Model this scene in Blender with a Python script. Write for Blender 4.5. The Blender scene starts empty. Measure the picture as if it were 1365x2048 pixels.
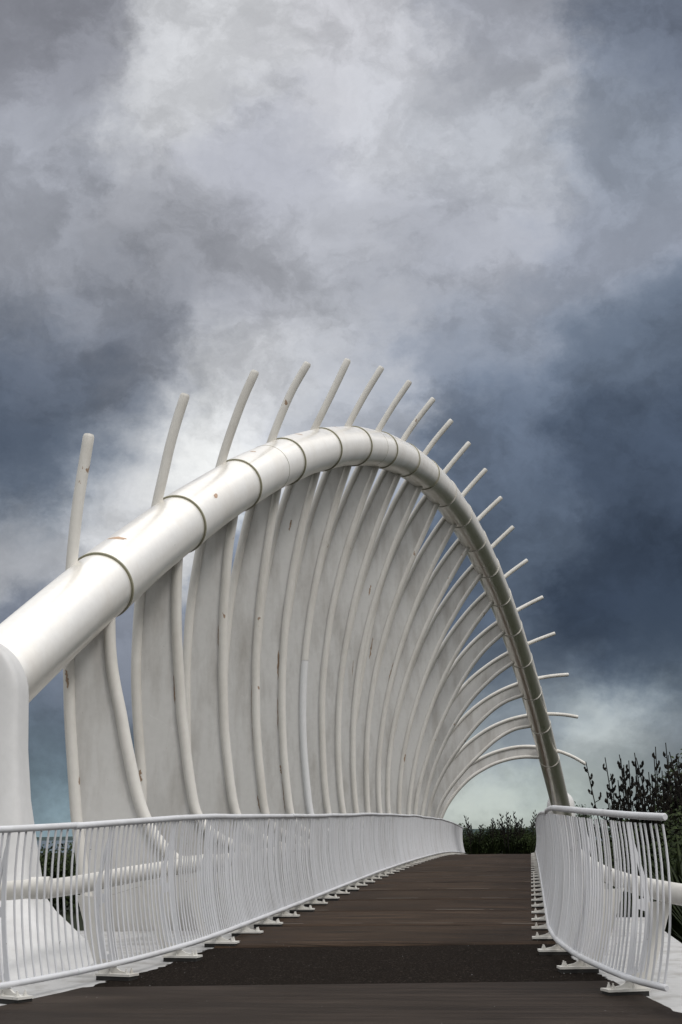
import bpy, math, random
from mathutils import Vector, Matrix
R = random.Random(7)
scene = bpy.context.scene
COL = scene.collection

# ------------------------------------------------------------------ camera
cam_data = bpy.data.cameras.new('camera')
cam = bpy.data.objects.new('camera', cam_data)
COL.objects.link(cam)
cam_data.sensor_fit = 'VERTICAL'
cam_data.sensor_height = 36.0
cam_data.lens = 49.992
cam_data.clip_start = 0.1
cam_data.clip_end = 30000
EYE = 1.6
_x = Vector((0.99155193, 0.12939957, -0.00897316))
_y = Vector((0.03736101, -0.21866998, 0.97508338))
_z = Vector((0.12421321, -0.96718105, -0.22165714))
cam.matrix_world = Matrix(((_x[0], _y[0], _z[0], 0), (_x[1], _y[1], _z[1], 0), (_x[2], _y[2], _z[2], EYE), (0, 0, 0, 1)))
scene.camera = cam

# ------------------------------------------------------------------ sun
SUN_EL, SUN_AZ = math.radians(48), math.radians(128)     # azimuth clockwise from +Y (the bridge axis): behind the camera to the right
sun_data = bpy.data.lights.new('sun', 'SUN')
sun_data.energy = 1.5
sun_data.angle = math.radians(14)
sun_data.color = (1.0, 0.965, 0.92)
sun = bpy.data.objects.new('sun', sun_data)
COL.objects.link(sun)
sdir = Vector((math.sin(SUN_AZ) * math.cos(SUN_EL), math.cos(SUN_AZ) * math.cos(SUN_EL), math.sin(SUN_EL)))
sun.rotation_euler = (-sdir).to_track_quat('-Z', 'Y').to_euler()
sun.location = sdir * 60

scene.view_settings.view_transform = 'Standard'
scene.view_settings.look = 'None'
scene.view_settings.exposure = 0.0
scene.view_settings.gamma = 1.0
scene.view_settings.use_curve_mapping = False

# ------------------------------------------------------------------ sky: storm clouds, one tone per direction, broken up by noise
SKY = [
    (-0.2925, 0.8057, 0.5151, 0.262, 0.270, 0.314),
    (-0.1987, 0.8332, 0.5161, 0.552, 0.558, 0.584),
    (-0.1008, 0.8530, 0.5120, 0.515, 0.515, 0.552),
    (-0.0008, 0.8547, 0.5191, 0.296, 0.309, 0.356),
    (0.0962, 0.8577, 0.5051, 0.133, 0.159, 0.216),
    (-0.3021, 0.8412, 0.4484, 0.305, 0.319, 0.366),
    (-0.2189, 0.8483, 0.4822, 0.491, 0.497, 0.521),
    (-0.1570, 0.8839, 0.4405, 0.366, 0.376, 0.429),
    (-0.0762, 0.8719, 0.4837, 0.468, 0.479, 0.521),
    (-0.0036, 0.8892, 0.4576, 0.376, 0.392, 0.434),
    (0.0792, 0.8889, 0.4512, 0.216, 0.246, 0.305),
    (-0.3104, 0.8743, 0.3732, 0.254, 0.266, 0.305),
    (-0.2279, 0.8908, 0.3931, 0.296, 0.305, 0.342),
    (-0.1261, 0.9074, 0.4010, 0.392, 0.402, 0.445),
    (-0.0407, 0.9187, 0.3929, 0.352, 0.366, 0.418),
    (0.0611, 0.9201, 0.3869, 0.254, 0.279, 0.342),
    (-0.3157, 0.8969, 0.3096, 0.109, 0.130, 0.175),
    (-0.2490, 0.9086, 0.3354, 0.195, 0.212, 0.258),
    (-0.1834, 0.9337, 0.3075, 0.776, 0.784, 0.791),
    (-0.1120, 0.9300, 0.3501, 0.371, 0.386, 0.434),
    (-0.0264, 0.9442, 0.3283, 0.242, 0.270, 0.332),
    (0.0759, 0.9435, 0.3225, 0.091, 0.120, 0.171),
    (-0.3315, 0.9070, 0.2597, 0.054, 0.076, 0.117),
    (-0.2776, 0.9297, 0.2419, 0.578, 0.578, 0.591),
    (-0.2191, 0.9356, 0.2770, 0.807, 0.807, 0.791),
    (-0.0111, 0.9605, 0.2781, 0.107, 0.141, 0.205),
    (0.0805, 0.9631, 0.2567, 0.048, 0.070, 0.112),
    (-0.3403, 0.9189, 0.1994, 0.413, 0.423, 0.456),
    (0.0705, 0.9824, 0.1731, 0.027, 0.042, 0.072),
    (-0.0138, 0.9775, 0.2104, 0.076, 0.105, 0.156),
    (-0.3290, 0.9414, 0.0750, 0.089, 0.120, 0.162),
    (-0.3284, 0.9436, 0.0416, 0.107, 0.150, 0.188),
    (-0.3216, 0.9467, 0.0184, 0.314, 0.429, 0.485),
    (0.0713, 0.9912, 0.1120, 0.034, 0.051, 0.080),
    (0.0669, 0.9937, 0.0901, 0.141, 0.171, 0.209),
    (0.0425, 0.9965, 0.0721, 0.753, 0.791, 0.745),
    (0.0953, 0.9936, 0.0609, 0.150, 0.175, 0.209),
    (-0.0201, 0.9991, 0.0360, 0.392, 0.434, 0.413),
    (-0.0346, 0.9994, 0.0093, 0.445, 0.491, 0.445),
    (0.0674, 0.9972, 0.0314, 0.305, 0.352, 0.342),
    (-0.1371, 0.9744, 0.1784, 0.156, 0.188, 0.254),
    (0.0980, 0.9886, 0.1145, 0.032, 0.048, 0.076),
    (0.0206, 0.9929, 0.1169, 0.048, 0.068, 0.107),
    (0.0438, 0.9939, 0.1009, 0.061, 0.084, 0.122),
    (0.0970, 0.9910, 0.0926, 0.080, 0.107, 0.144),
    (0.0260, 0.9962, 0.0827, 0.262, 0.296, 0.305),
    (0.0662, 0.9950, 0.0750, 0.807, 0.839, 0.776),
    (0.0864, 0.9931, 0.0795, 0.305, 0.342, 0.352),
    (0.0585, 0.9968, 0.0550, 0.209, 0.238, 0.262),
    (0.0147, 0.9983, 0.0558, 0.181, 0.216, 0.254),
    (0.0813, 0.9957, 0.0445, 0.162, 0.195, 0.216),
    (-0.0019, 0.9978, 0.0662, 0.156, 0.188, 0.238),
    (0.0134, 0.9997, 0.0222, 0.376, 0.429, 0.392),
    (-0.0547, 0.9982, 0.0230, 0.376, 0.413, 0.402),
    (0.0457, 0.9881, 0.1469, 0.021, 0.034, 0.061),
    (0.0993, 0.9850, 0.1414, 0.025, 0.040, 0.068),
    (-0.3196, 0.9424, 0.0987, 0.098, 0.122, 0.168),
    (-0.3256, 0.9437, 0.0583, 0.089, 0.122, 0.162),
    (-0.3251, 0.9452, 0.0316, 0.127, 0.202, 0.254),
    (-0.3150, 0.9491, 0.0068, 0.262, 0.376, 0.434),
    (-0.2971, 0.9465, 0.1261, 0.188, 0.209, 0.262),
    (-0.3258, 0.9346, 0.1425, 0.122, 0.144, 0.195),
    (0.0930, 0.9955, 0.0178, 0.262, 0.305, 0.305),
    (-0.2508, 0.9173, 0.3093, 0.209, 0.223, 0.266),
    (-0.1742, 0.9216, 0.3469, 0.342, 0.352, 0.402),
    (-0.1481, 0.9343, 0.3242, 0.552, 0.558, 0.584),
    (-0.2915, 0.9122, 0.2880, 0.098, 0.122, 0.168),
    (-0.1431, 0.9470, 0.2876, 0.515, 0.521, 0.552),
    (0.0033, 0.9935, 0.1139, 0.076, 0.102, 0.144),
    (0.0619, 0.9897, 0.1293, 0.027, 0.042, 0.070),
    (0.0090, 0.9965, 0.0830, 0.181, 0.216, 0.246),
    (-0.0194, 0.9982, 0.0563, 0.262, 0.305, 0.332),
    (0.0409, 0.9985, 0.0352, 0.352, 0.392, 0.381),
    (-0.1159, 0.9547, 0.2740, 0.305, 0.332, 0.392),
]

world = bpy.data.worlds.new('World')
scene.world = world
world.use_nodes = True
nt = world.node_tree
nt.nodes.clear()
def N(nt, kind, **kw):
    n = nt.nodes.new(kind)
    for k, v in kw.items():
        if k in ('op', 'operation'): n.operation = v
        elif k.startswith('i_'):
            n.inputs[int(k[2:])].default_value = v
        else: setattr(n, k, v)
    return n
L = nt.links.new
tc = N(nt, 'ShaderNodeTexCoord')
d0 = tc.outputs['Generated']
def noise(nt, vec, scale, detail=6, rough=0.55, dist=0.0):
    n = nt.nodes.new('ShaderNodeTexNoise')
    n.inputs['Scale'].default_value = scale
    n.inputs['Detail'].default_value = detail
    n.inputs['Roughness'].default_value = rough
    n.inputs['Distortion'].default_value = dist
    if vec is not None: nt.links.new(vec, n.inputs['Vector'])
    return n
def vmath(op, a, b=None, scale=None):
    n = nt.nodes.new('ShaderNodeVectorMath'); n.operation = op
    for k, v in ((0, a), (1, b)):
        if v is None: continue
        if isinstance(v, (tuple, list)): n.inputs[k].default_value = v
        else: L(v, n.inputs[k])
    if scale is not None:
        if isinstance(scale, float): n.inputs['Scale'].default_value = scale
        else: L(scale, n.inputs['Scale'])
    return n
def smath(op, a, b=None, c=None, clamp=False):
    n = nt.nodes.new('ShaderNodeMath'); n.operation = op; n.use_clamp = clamp
    for k, v in ((0, a), (1, b), (2, c)):
        if v is None: continue
        if isinstance(v, (int, float)): n.inputs[k].default_value = v
        else: L(v, n.inputs[k])
    return n.outputs[0]
# stretch the pattern flat towards the horizon, as cloud banks lie
stretch = vmath('MULTIPLY', d0, (1.0, 1.0, 1.25)).outputs[0]
w1 = noise(nt, stretch, 6.0, 10, 0.62)
w2 = noise(nt, stretch, 24.0, 8, 0.65)
sz = N(nt, 'ShaderNodeSeparateXYZ'); L(d0, sz.inputs[0])
calm = nt.nodes.new('ShaderNodeMapRange'); calm.inputs['From Min'].default_value = 0.0; calm.inputs['From Max'].default_value = 0.30
calm.inputs['To Min'].default_value = 0.035; calm.inputs['To Max'].default_value = 0.12
L(sz.outputs['Z'], calm.inputs['Value'])
a1 = vmath('SCALE', vmath('SUBTRACT', w1.outputs['Color'], (0.5, 0.5, 0.5)).outputs[0], scale=calm.outputs[0]).outputs[0]
a2 = vmath('SCALE', vmath('SUBTRACT', w2.outputs['Color'], (0.5, 0.5, 0.5)).outputs[0], scale=0.045).outputs[0]
dirw = vmath('NORMALIZE', vmath('ADD', vmath('ADD', d0, a1).outputs[0], a2).outputs[0]).outputs[0]
csum = None; wsum = None                                # tones are blended as logarithms, weighted by nearness in direction
for (cx_, cy_, cz_, r_, g_, b_) in SKY:
    K = 1.0 / (0.00028 if cz_ < 0.16 else 0.00075)
    dt = vmath('DOT_PRODUCT', dirw, (cx_, cy_, cz_)).outputs['Value']
    w = smath('EXPONENT', smath('MULTIPLY_ADD', dt, K, -K))
    c = vmath('SCALE', tuple(math.log(v * 1.12 * k_) for v, k_ in ((r_, 0.99), (g_, 1.0), (b_, 1.0))), scale=w).outputs[0]
    csum = c if csum is None else vmath('ADD', csum, c).outputs[0]
    wsum = w if wsum is None else smath('ADD', wsum, w)
lg = N(nt, 'ShaderNodeSeparateXYZ')
L(vmath('SCALE', csum, scale=smath('DIVIDE', 1.0, smath('ADD', wsum, 1e-9))).outputs[0], lg.inputs[0])
cb = N(nt, 'ShaderNodeCombineXYZ')
for k in range(3): L(smath('EXPONENT', lg.outputs[k]), cb.inputs[k])
# the rest of the sky: the same broken overcast, its general tone a mean bright grey, brighter overhead than low down
W0 = 0.00012
base = N(nt, 'ShaderNodeValToRGB')
bn = noise(nt, stretch, 2.6, 6, 0.55)
L(bn.outputs['Fac'], base.inputs['Fac'])
base.color_ramp.elements[0].position = 0.36; base.color_ramp.elements[0].color = (0.52, 0.54, 0.58, 1)
base.color_ramp.elements[1].position = 0.62; base.color_ramp.elements[1].color = (1.10, 1.08, 1.05, 1)
hz = N(nt, 'ShaderNodeSeparateXYZ'); L(d0, hz.inputs[0])
up_f = nt.nodes.new('ShaderNodeMapRange'); up_f.interpolation_type = 'SMOOTHSTEP'
up_f.inputs['From Min'].default_value = 0.0; up_f.inputs['From Max'].default_value = 0.75
up_f.inputs['To Min'].default_value = 0.32; up_f.inputs['To Max'].default_value = 1.65
L(hz.outputs['Z'], up_f.inputs['Value'])
base_c = vmath('SCALE', base.outputs['Color'], scale=up_f.outputs[0]).outputs[0]
fb = smath('DIVIDE', W0, smath('ADD', wsum, W0))
mxb = N(nt, 'ShaderNodeMix'); mxb.data_type = 'RGBA'
L(fb, mxb.inputs['Factor']); L(cb.outputs[0], mxb.inputs['A']); L(base_c, mxb.inputs['B'])
cloud = mxb.outputs['Result']
# billow and wisp detail: soft broad swells, ragged-edged puffs on them, fine wisps
def sstep(v, lo, hi):
    m = nt.nodes.new('ShaderNodeMapRange'); m.interpolation_type = 'SMOOTHSTEP'
    m.inputs['From Min'].default_value = lo; m.inputs['From Max'].default_value = hi
    L(v, m.inputs['Value']); return m.outputs[0]
wv = vmath('ADD', stretch, a1).outputs[0]
n1 = noise(nt, wv, 5.0, 12, 0.60, 0.0)
n2 = noise(nt, vmath('ADD', wv, (3.1, 1.7, 0.4)).outputs[0], 12.0, 12, 0.62, 0.0)
n3 = noise(nt, wv, 46.0, 8, 0.65, 0.0)
det = smath('MULTIPLY_ADD', sstep(n1.outputs['Fac'], 0.36, 0.62), 0.26, 0.85)
det = smath('ADD', det, smath('MULTIPLY', smath('SUBTRACT', sstep(n2.outputs['Fac'], 0.42, 0.60), 0.5), 0.26))
det = smath('ADD', det, smath('MULTIPLY', smath('SUBTRACT', n3.outputs['Fac'], 0.5), 0.24))
gain = smath('MAXIMUM', det, 0.35)
cloud = vmath('SCALE', cloud, scale=gain).outputs[0]
hs = nt.nodes.new('ShaderNodeHueSaturation'); hs.inputs['Saturation'].default_value = 0.88
L(cloud, hs.inputs['Color']); cloud = hs.outputs['Color']
nish = N(nt, 'ShaderNodeTexSky')
nish.sky_type = 'NISHITA'; nish.sun_disc = False
nish.sun_elevation = SUN_EL; nish.sun_rotation = SUN_AZ
clear = vmath('SCALE', nish.outputs['Color'], scale=0.05).outputs[0]
mixn = N(nt, 'ShaderNodeMix'); mixn.data_type = 'RGBA'
mixn.inputs['Factor'].default_value = 0.96
L(clear, mixn.inputs['A']); L(cloud, mixn.inputs['B'])
bg = N(nt, 'ShaderNodeBackground')
L(mixn.outputs['Result'], bg.inputs['Color'])
bg.inputs['Strength'].default_value = 1.0
wo = N(nt, 'ShaderNodeOutputWorld')
L(bg.outputs[0], wo.inputs['Surface'])
world.cycles.sampling_method = 'MANUAL'
world.cycles.sample_map_resolution = 512

# ------------------------------------------------------------------ materials
def material(name, rough=0.5, spec=0.5, coat=0.0):
    m = bpy.data.materials.new(name); m.use_nodes = True
    t = m.node_tree
    p = t.nodes['Principled BSDF']
    p.inputs['Roughness'].default_value = rough
    p.inputs['Specular IOR Level'].default_value = spec
    p.inputs['Coat Weight'].default_value = coat
    p.inputs['Coat Roughness'].default_value = 0.12
    return m, t, p
def ramp(t, fac, stops):
    r = t.nodes.new('ShaderNodeValToRGB')
    t.links.new(fac, r.inputs['Fac'])
    e = r.color_ramp.elements
    e[0].position, e[0].color = stops[0][0], (*stops[0][1], 1)
    e[1].position, e[1].color = stops[-1][0], (*stops[-1][1], 1)
    for pos, c in stops[1:-1]:
        x = e.new(pos); x.color = (*c, 1)
    return r.outputs['Color']
def geo(t, scale=(1, 1, 1), loc=(0, 0, 0)):
    g = t.nodes.new('ShaderNodeNewGeometry')
    mp = t.nodes.new('ShaderNodeMapping')
    mp.inputs['Scale'].default_value = scale
    mp.inputs['Location'].default_value = loc
    t.links.new(g.outputs['Position'], mp.inputs['Vector'])
    return mp.outputs[0]
def mixc(t, fac, a, b, mode='MIX'):
    n = t.nodes.new('ShaderNodeMix'); n.data_type = 'RGBA'; n.blend_type = mode
    for k, v in (('Factor', fac), ('A', a), ('B', b)):
        if isinstance(v, (int, float)): n.inputs[k].default_value = v
        elif isinstance(v, tuple): n.inputs[k].default_value = (*v, 1)
        else: t.links.new(v, n.inputs[k])
    return n.outputs['Result']
def bump(t, p, fac, strength=0.2, dist=0.01):
    b = t.nodes.new('ShaderNodeBump')
    b.inputs['Strength'].default_value = strength
    b.inputs['Distance'].default_value = dist
    t.links.new(fac, b.inputs['Height'])
    t.links.new(b.outputs[0], p.inputs['Normal'])
def steel_paint(name, base, grime, grime_amt=0.5, rough=0.4, chips=0.0, stain=(0.9, 0.9, 0.35), coat=0.0, speck=0.0, chip_col=(0.27, 0.19, 0.13), bumpy=0.06, metal=0.0):
    m, t, p = material(name, rough, 0.5, coat)
    p.inputs['Metallic'].default_value = metal
    ns = noise(t, geo(t, (stain[0], stain[1], stain[2])), 1.7, 6, 0.62)
    f = t.nodes.new('ShaderNodeMapRange')
    f.inputs['From Min'].default_value = 0.46; f.inputs['From Max'].default_value = 0.76
    t.links.new(ns.outputs['Fac'], f.inputs['Value'])
    mm = t.nodes.new('ShaderNodeMath'); mm.operation = 'MULTIPLY'; mm.inputs[1].default_value = grime_amt
    t.links.new(f.outputs[0], mm.inputs[0])
    c = mixc(t, mm.outputs[0], base, grime)
    fine = noise(t, geo(t), 9.0, 5, 0.6)
    c = mixc(t, 0.22, c, ramp(t, fine.outputs['Fac'], [(0.3, tuple(v * 0.80 for v in base)), (0.7, tuple(min(1, v * 1.10) for v in base))]))
    if speck:
        sp = noise(t, geo(t, loc=(3, 9, 1)), 26.0, 2, 0.5)
        fs = ramp(t, sp.outputs['Fac'], [(0.74, (0, 0, 0)), (0.78, (speck, speck, speck))])
        c = mixc(t, fs, c, (0.10, 0.085, 0.06))
    if chips:
        cn = noise(t, geo(t, (1, 1, 0.45), (11, 4, 7)), 3.4, 5, 0.55)
        fc = ramp(t, cn.outputs['Fac'], [(chips, (0, 0, 0)), (chips + 0.012, (1, 1, 1))])
        c = mixc(t, fc, c, chip_col)
    t.links.new(c, p.inputs['Base Color'])
    rr = t.nodes.new('ShaderNodeMapRange')
    rr.inputs['To Min'].default_value = rough - 0.06; rr.inputs['To Max'].default_value = rough + 0.22
    t.links.new(ns.outputs['Fac'], rr.inputs['Value'])
    t.links.new(rr.outputs[0], p.inputs['Roughness'])
    bump(t, p, fine.outputs['Fac'], bumpy, 0.004)
    return m
M_ARCH = steel_paint('pearl_white_arch_paint', (0.95, 0.915, 0.86), (0.70, 0.62, 0.52), 0.35, 0.25, coat=0.2, metal=0.84, speck=0.12, chips=0.735, chip_col=(0.52, 0.36, 0.26))
M_RING = steel_paint('mossy_ring_paint', (0.36, 0.345, 0.26), (0.16, 0.16, 0.08), 0.9, 0.5)
M_GROOVE = steel_paint('dark_grime_in_joint', (0.17, 0.16, 0.10), (0.03, 0.035, 0.015), 0.8, 0.7)
M_WEB = steel_paint('grey_white_web_paint', (0.555, 0.55, 0.535), (0.22, 0.195, 0.165), 0.75, 0.5, stain=(1.3, 1.3, 0.3), speck=0.35, bumpy=0.04)
M_PIPE = steel_paint('cream_pipe_paint', (0.61, 0.595, 0.56), (0.33, 0.30, 0.25), 0.5, 0.42, chips=0.685, stain=(1, 1, 0.35), speck=0.0, bumpy=0.0)
M_PIPE_NEW = steel_paint('fresh_white_pipe_paint', (0.62, 0.625, 0.63), (0.40, 0.45, 0.45), 0.3, 0.4)
M_RAIL = steel_paint('white_railing_paint', (0.57, 0.58, 0.605), (0.26, 0.245, 0.22), 0.5, 0.38, speck=0.8)
M_FOOT = steel_paint('weathered_foot_paint', (0.58, 0.57, 0.54), (0.20, 0.165, 0.12), 0.7, 0.5, speck=1.0)
M_SLAB = steel_paint('white_abutment_paint', (0.42, 0.42, 0.42), (0.15, 0.135, 0.115), 0.85, 0.55, stain=(2.0, 2.0, 2.0), speck=0.9, bumpy=0.25)
M_PYLON = steel_paint('smooth_white_pylon_paint', (0.56, 0.56, 0.56), (0.36, 0.355, 0.345), 0.6, 0.45, stain=(0.8, 0.8, 0.4), bumpy=0.05)
M_ARRIS, tq, pq = material('worn_pale_edge', 0.7); pq.inputs['Base Color'].default_value = (0.17, 0.145, 0.12, 1)
M_PAD, tp, pp = material('black_packing', 0.8); pp.inputs['Base Color'].default_value = (0.012, 0.011, 0.010, 1)

def deck_mat(name, lo, hi, fine_scale=1.0, rough=0.5, rand=0.0):
    m, t, p = material(name, rough, 0.02)
    st = noise(t, geo(t, (0.28, 3.2, 1)), 2.4, 7, 0.66, 0.3)       # broom streaks run across the deck
    blot = noise(t, geo(t, (0.6, 0.8, 1), (5, 2, 0)), 1.1, 4, 0.5)
    c = ramp(t, st.outputs['Fac'], [(0.38, lo), (0.66, hi)])
    c = mixc(t, ramp(t, blot.outputs['Fac'], [(0.35, (0, 0, 0)), (0.75, (0.6, 0.6, 0.6))]), c, tuple(v * 0.62 for v in lo))
    if rand:
        oi = t.nodes.new('ShaderNodeObjectInfo')
        c = mixc(t, 1.0, c, ramp(t, oi.outputs['Random'], [(0.0, (1 - rand,) * 3), (1.0, (1 + rand,) * 3)]), 'MULTIPLY')
    sp = noise(t, geo(t, loc=(1, 2, 3)), 60.0 * fine_scale, 2, 0.5)
    c = mixc(t, ramp(t, sp.outputs['Fac'], [(0.72, (0, 0, 0)), (0.80, (0.5, 0.5, 0.5))]), c, (0.16, 0.14, 0.12))
    t.links.new(c, p.inputs['Base Color'])
    rr = t.nodes.new('ShaderNodeMapRange'); rr.inputs['To Min'].default_value = rough - 0.16; rr.inputs['To Max'].default_value = rough + 0.2
    t.links.new(st.outputs['Fac'], rr.inputs['Value']); t.links.new(rr.outputs[0], p.inputs['Roughness'])
    bn_ = noise(t, geo(t, (0.5, 5.0, 1)), 14.0, 4, 0.6)
    bump(t, p, bn_.outputs['Fac'], 0.35, 0.006)
    return m
M_DECK = deck_mat('broomed_dark_concrete', (0.015, 0.0095, 0.0062), (0.066, 0.044, 0.030), rand=0.24)
M_PATH = deck_mat('approach_dark_concrete', (0.022, 0.0165, 0.0135), (0.052, 0.041, 0.034), 0.8)
M_ASPH, ta, pa = material('fine_black_asphalt', 0.9, 0.02)
an = noise(ta, geo(ta), 42.0, 6, 0.75)
an2 = noise(ta, geo(ta, (1, 1, 1), (3, 3, 3)), 3.0, 4, 0.6)
ca = ramp(ta, an.outputs['Fac'], [(0.35, (0.004, 0.0032, 0.0026)), (0.58, (0.014, 0.011, 0.009)), (0.68, (0.12, 0.10, 0.085))])
ca = mixc(ta, ramp(ta, an2.outputs['Fac'], [(0.4, (0, 0, 0)), (0.7, (0.5, 0.5, 0.5))]), ca, (0.012, 0.009, 0.007))
ta.links.new(ca, pa.inputs['Base Color'])
bump(ta, pa, an.outputs['Fac'], 0.8, 0.008)

def leaf_mat(name, stops, rough=0.45):
    m, t, p = material(name, rough + 0.15, 0.10)
    g = noise(t, geo(t), 2.2, 3, 0.6)
    c = ramp(t, g.outputs['Fac'], stops)
    n2_ = noise(t, geo(t, loc=(4, 4, 4)), 30.0, 2, 0.5)
    c = mixc(t, 0.4, c, ramp(t, n2_.outputs['Fac'], [(0.35, stops[0][1]), (0.7, stops[-1][1])]))
    t.links.new(c, p.inputs['Base Color'])
    return m
M_FLAX = leaf_mat('flax_leaf', [(0.35, (0.006, 0.010, 0.005)), (0.6, (0.014, 0.022, 0.008)), (0.75, (0.050, 0.062, 0.018))])
M_FLAXO = leaf_mat('flax_leaf_orange', [(0.4, (0.05, 0.07, 0.02)), (0.7, (0.42, 0.20, 0.03))])
M_STALK = leaf_mat('flax_flower_stalk', [(0.4, (0.006, 0.006, 0.007)), (0.7, (0.026, 0.022, 0.016))], 0.7)
M_SHRUB = leaf_mat('shrub_leaf', [(0.35, (0.006, 0.010, 0.005)), (0.6, (0.018, 0.030, 0.010)), (0.75, (0.070, 0.095, 0.026))])
M_WOOD = leaf_mat('shrub_wood', [(0.4, (0.02, 0.016, 0.012)), (0.7, (0.05, 0.04, 0.03))], 0.8)
M_GRASS, tg, pg = material('grass_ground', 0.9, 0.1)
gn = noise(tg, geo(tg), 0.8, 8, 0.7)
tg.links.new(ramp(tg, gn.outputs['Fac'], [(0.3, (0.007, 0.009, 0.005)), (0.7, (0.020, 0.025, 0.012))]), pg.inputs['Base Color'])
M_SEA, ts, ps = material('sea', 0.25, 0.5)
sn = noise(ts, geo(ts, (0.02, 0.004, 1)), 3.0, 5, 0.6)
ts.links.new(ramp(ts, sn.outputs['Fac'], [(0.3, (0.022, 0.042, 0.060)), (0.7, (0.045, 0.075, 0.095))]), ps.inputs['Base Color'])
bump(ts, ps, sn.outputs['Fac'], 0.5, 0.5)
M_HILL, th, ph = material('far_hill_bush', 0.9, 0.1)
hn = noise(th, geo(th), 0.02, 6, 0.6)
th.links.new(ramp(th, hn.outputs['Fac'], [(0.35, (0.020, 0.034, 0.036)), (0.7, (0.050, 0.072, 0.070))]), ph.inputs['Base Color'])
M_RED, tr, prd = material('red_marker_paint', 0.4); prd.inputs['Base Color'].default_value = (0.42, 0.02, 0.03, 1)

# ------------------------------------------------------------------ helpers
def cr(xs, ys, x):                                   # piecewise linear
    if x <= xs[0]: return ys[0] + (ys[1] - ys[0]) / (xs[1] - xs[0]) * (x - xs[0])
    for k in range(len(xs) - 1):
        if x <= xs[k + 1]:
            return ys[k] + (ys[k + 1] - ys[k]) * (x - xs[k]) / (xs[k + 1] - xs[k])
    return ys[-1]
class MB:
    def __init__(s): s.v = []; s.f = []; s.sm = []
    def face(s, idx, smooth=False): s.f.append(idx); s.sm.append(smooth)
    def box(s, x0, x1, y0, y1, z0, z1, fn=None):
        b = len(s.v)
        P = [(x, y, z) for z in (z0, z1) for y in (y0, y1) for x in (x0, x1)]
        s.v += [fn(*p) if fn else p for p in P]
        for q in ((0, 2, 3, 1), (4, 5, 7, 6), (0, 1, 5, 4), (2, 6, 7, 3), (0, 4, 6, 2), (1, 3, 7, 5)):
            s.face([b + i for i in q])
    def prism(s, poly, fn, d0, d1):                  # polygon in (u,v), extruded d0..d1 through fn(u,v,d)
        b = len(s.v); n = len(poly)
        for d in (d0, d1): s.v += [tuple(fn(u, v, d)) for u, v in poly]
        s.face([b + i for i in range(n)][::-1]); s.face([b + n + i for i in range(n)])
        for i in range(n):
            j = (i + 1) % n
            s.face([b + i, b + j, b + n + j, b + n + i])
    def strip(s, A, B, fn, d0, d1):                  # plate between two curves, thickness d0..d1
        b = len(s.v); n = len(A)
        for d in (d0, d1):
            for (a, c) in zip(A, B): s.v += [tuple(fn(a[0], a[1], d)), tuple(fn(c[0], c[1], d))]
        for i in range(n - 1):
            k = b + 2 * i; m = k + 2 * n
            s.face([k, k + 1, k + 3, k + 2]); s.face([m, m + 2, m + 3, m + 1])
            s.face([k, k + 2, m + 2, m]); s.face([k + 1, m + 1, m + 3, k + 3])
        s.face([b, b + 2 * n, b + 2 * n + 1, b + 1])
        k = b + 2 * (n - 1); m = k + 2 * n
        s.face([k, k + 1, m + 1, m])
    def tube(s, pts, rad, seg=10, cap=True, smooth=True, up=Vector((0, 0, 1))):
        pts = [Vector(p) for p in pts]; n = len(pts)
        if not isinstance(rad, (list, tuple)): rad = [rad] * n
        b = len(s.v)
        prev = None
        for i, p in enumerate(pts):
            t = (pts[min(i + 1, n - 1)] - pts[max(i - 1, 0)]).normalized()
            if prev is None:
                a = up if abs(t.dot(up)) < 0.95 else Vector((0, 1, 0))
                prev = (a - t * a.dot(t)).normalized()
            else:
                prev = (prev - t * prev.dot(t)).normalized()
            q = t.cross(prev)
            for k in range(seg):
                an_ = 2 * math.pi * k / seg
                s.v.append(tuple(p + (prev * math.cos(an_) + q * math.sin(an_)) * rad[i]))
        for i in range(n - 1):
            for k in range(seg):
                k2 = (k + 1) % seg
                s.face([b + i * seg + k, b + i * seg + k2, b + (i + 1) * seg + k2, b + (i + 1) * seg + k], smooth)
        if cap:
            e = len(s.v)
            s.v += s.v[b:b + seg] + s.v[b + (n - 1) * seg:b + n * seg]
            s.face([e + k for k in range(seg)][::-1]); s.face([e + seg + k for k in range(seg)])
    def build(s, name, mat, parent=None, loc=(0, 0, 0)):
        me = bpy.data.meshes.new(name)
        me.from_pydata(s.v, [], s.f); me.update()
        for p, k in zip(me.polygons, s.sm): p.use_smooth = k
        me.materials.append(mat)
        o = bpy.data.objects.new(name, me); COL.objects.link(o)
        o.location = loc
        if parent: o.parent = parent
        return o
def tag(o, label=None, cat=None, group=None, kind=None):
    if label: o['label'] = label
    if cat: o['category'] = cat
    if group: o['group'] = group
    if kind: o['kind'] = kind
    return o
def empty(name, loc=(0, 0, 0), rz=0, parent=None):
    o = bpy.data.objects.new(name, None); COL.objects.link(o)
    o.location = loc; o.rotation_euler = (0, 0, rz); o.empty_display_size = 0.3
    if parent: o.parent = parent
    return o
def copy_tree(o, parent=None):
    c = o.copy(); COL.objects.link(c); c.parent = parent
    for ch in list(o.children): copy_tree(ch, c)
    return c

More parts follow.
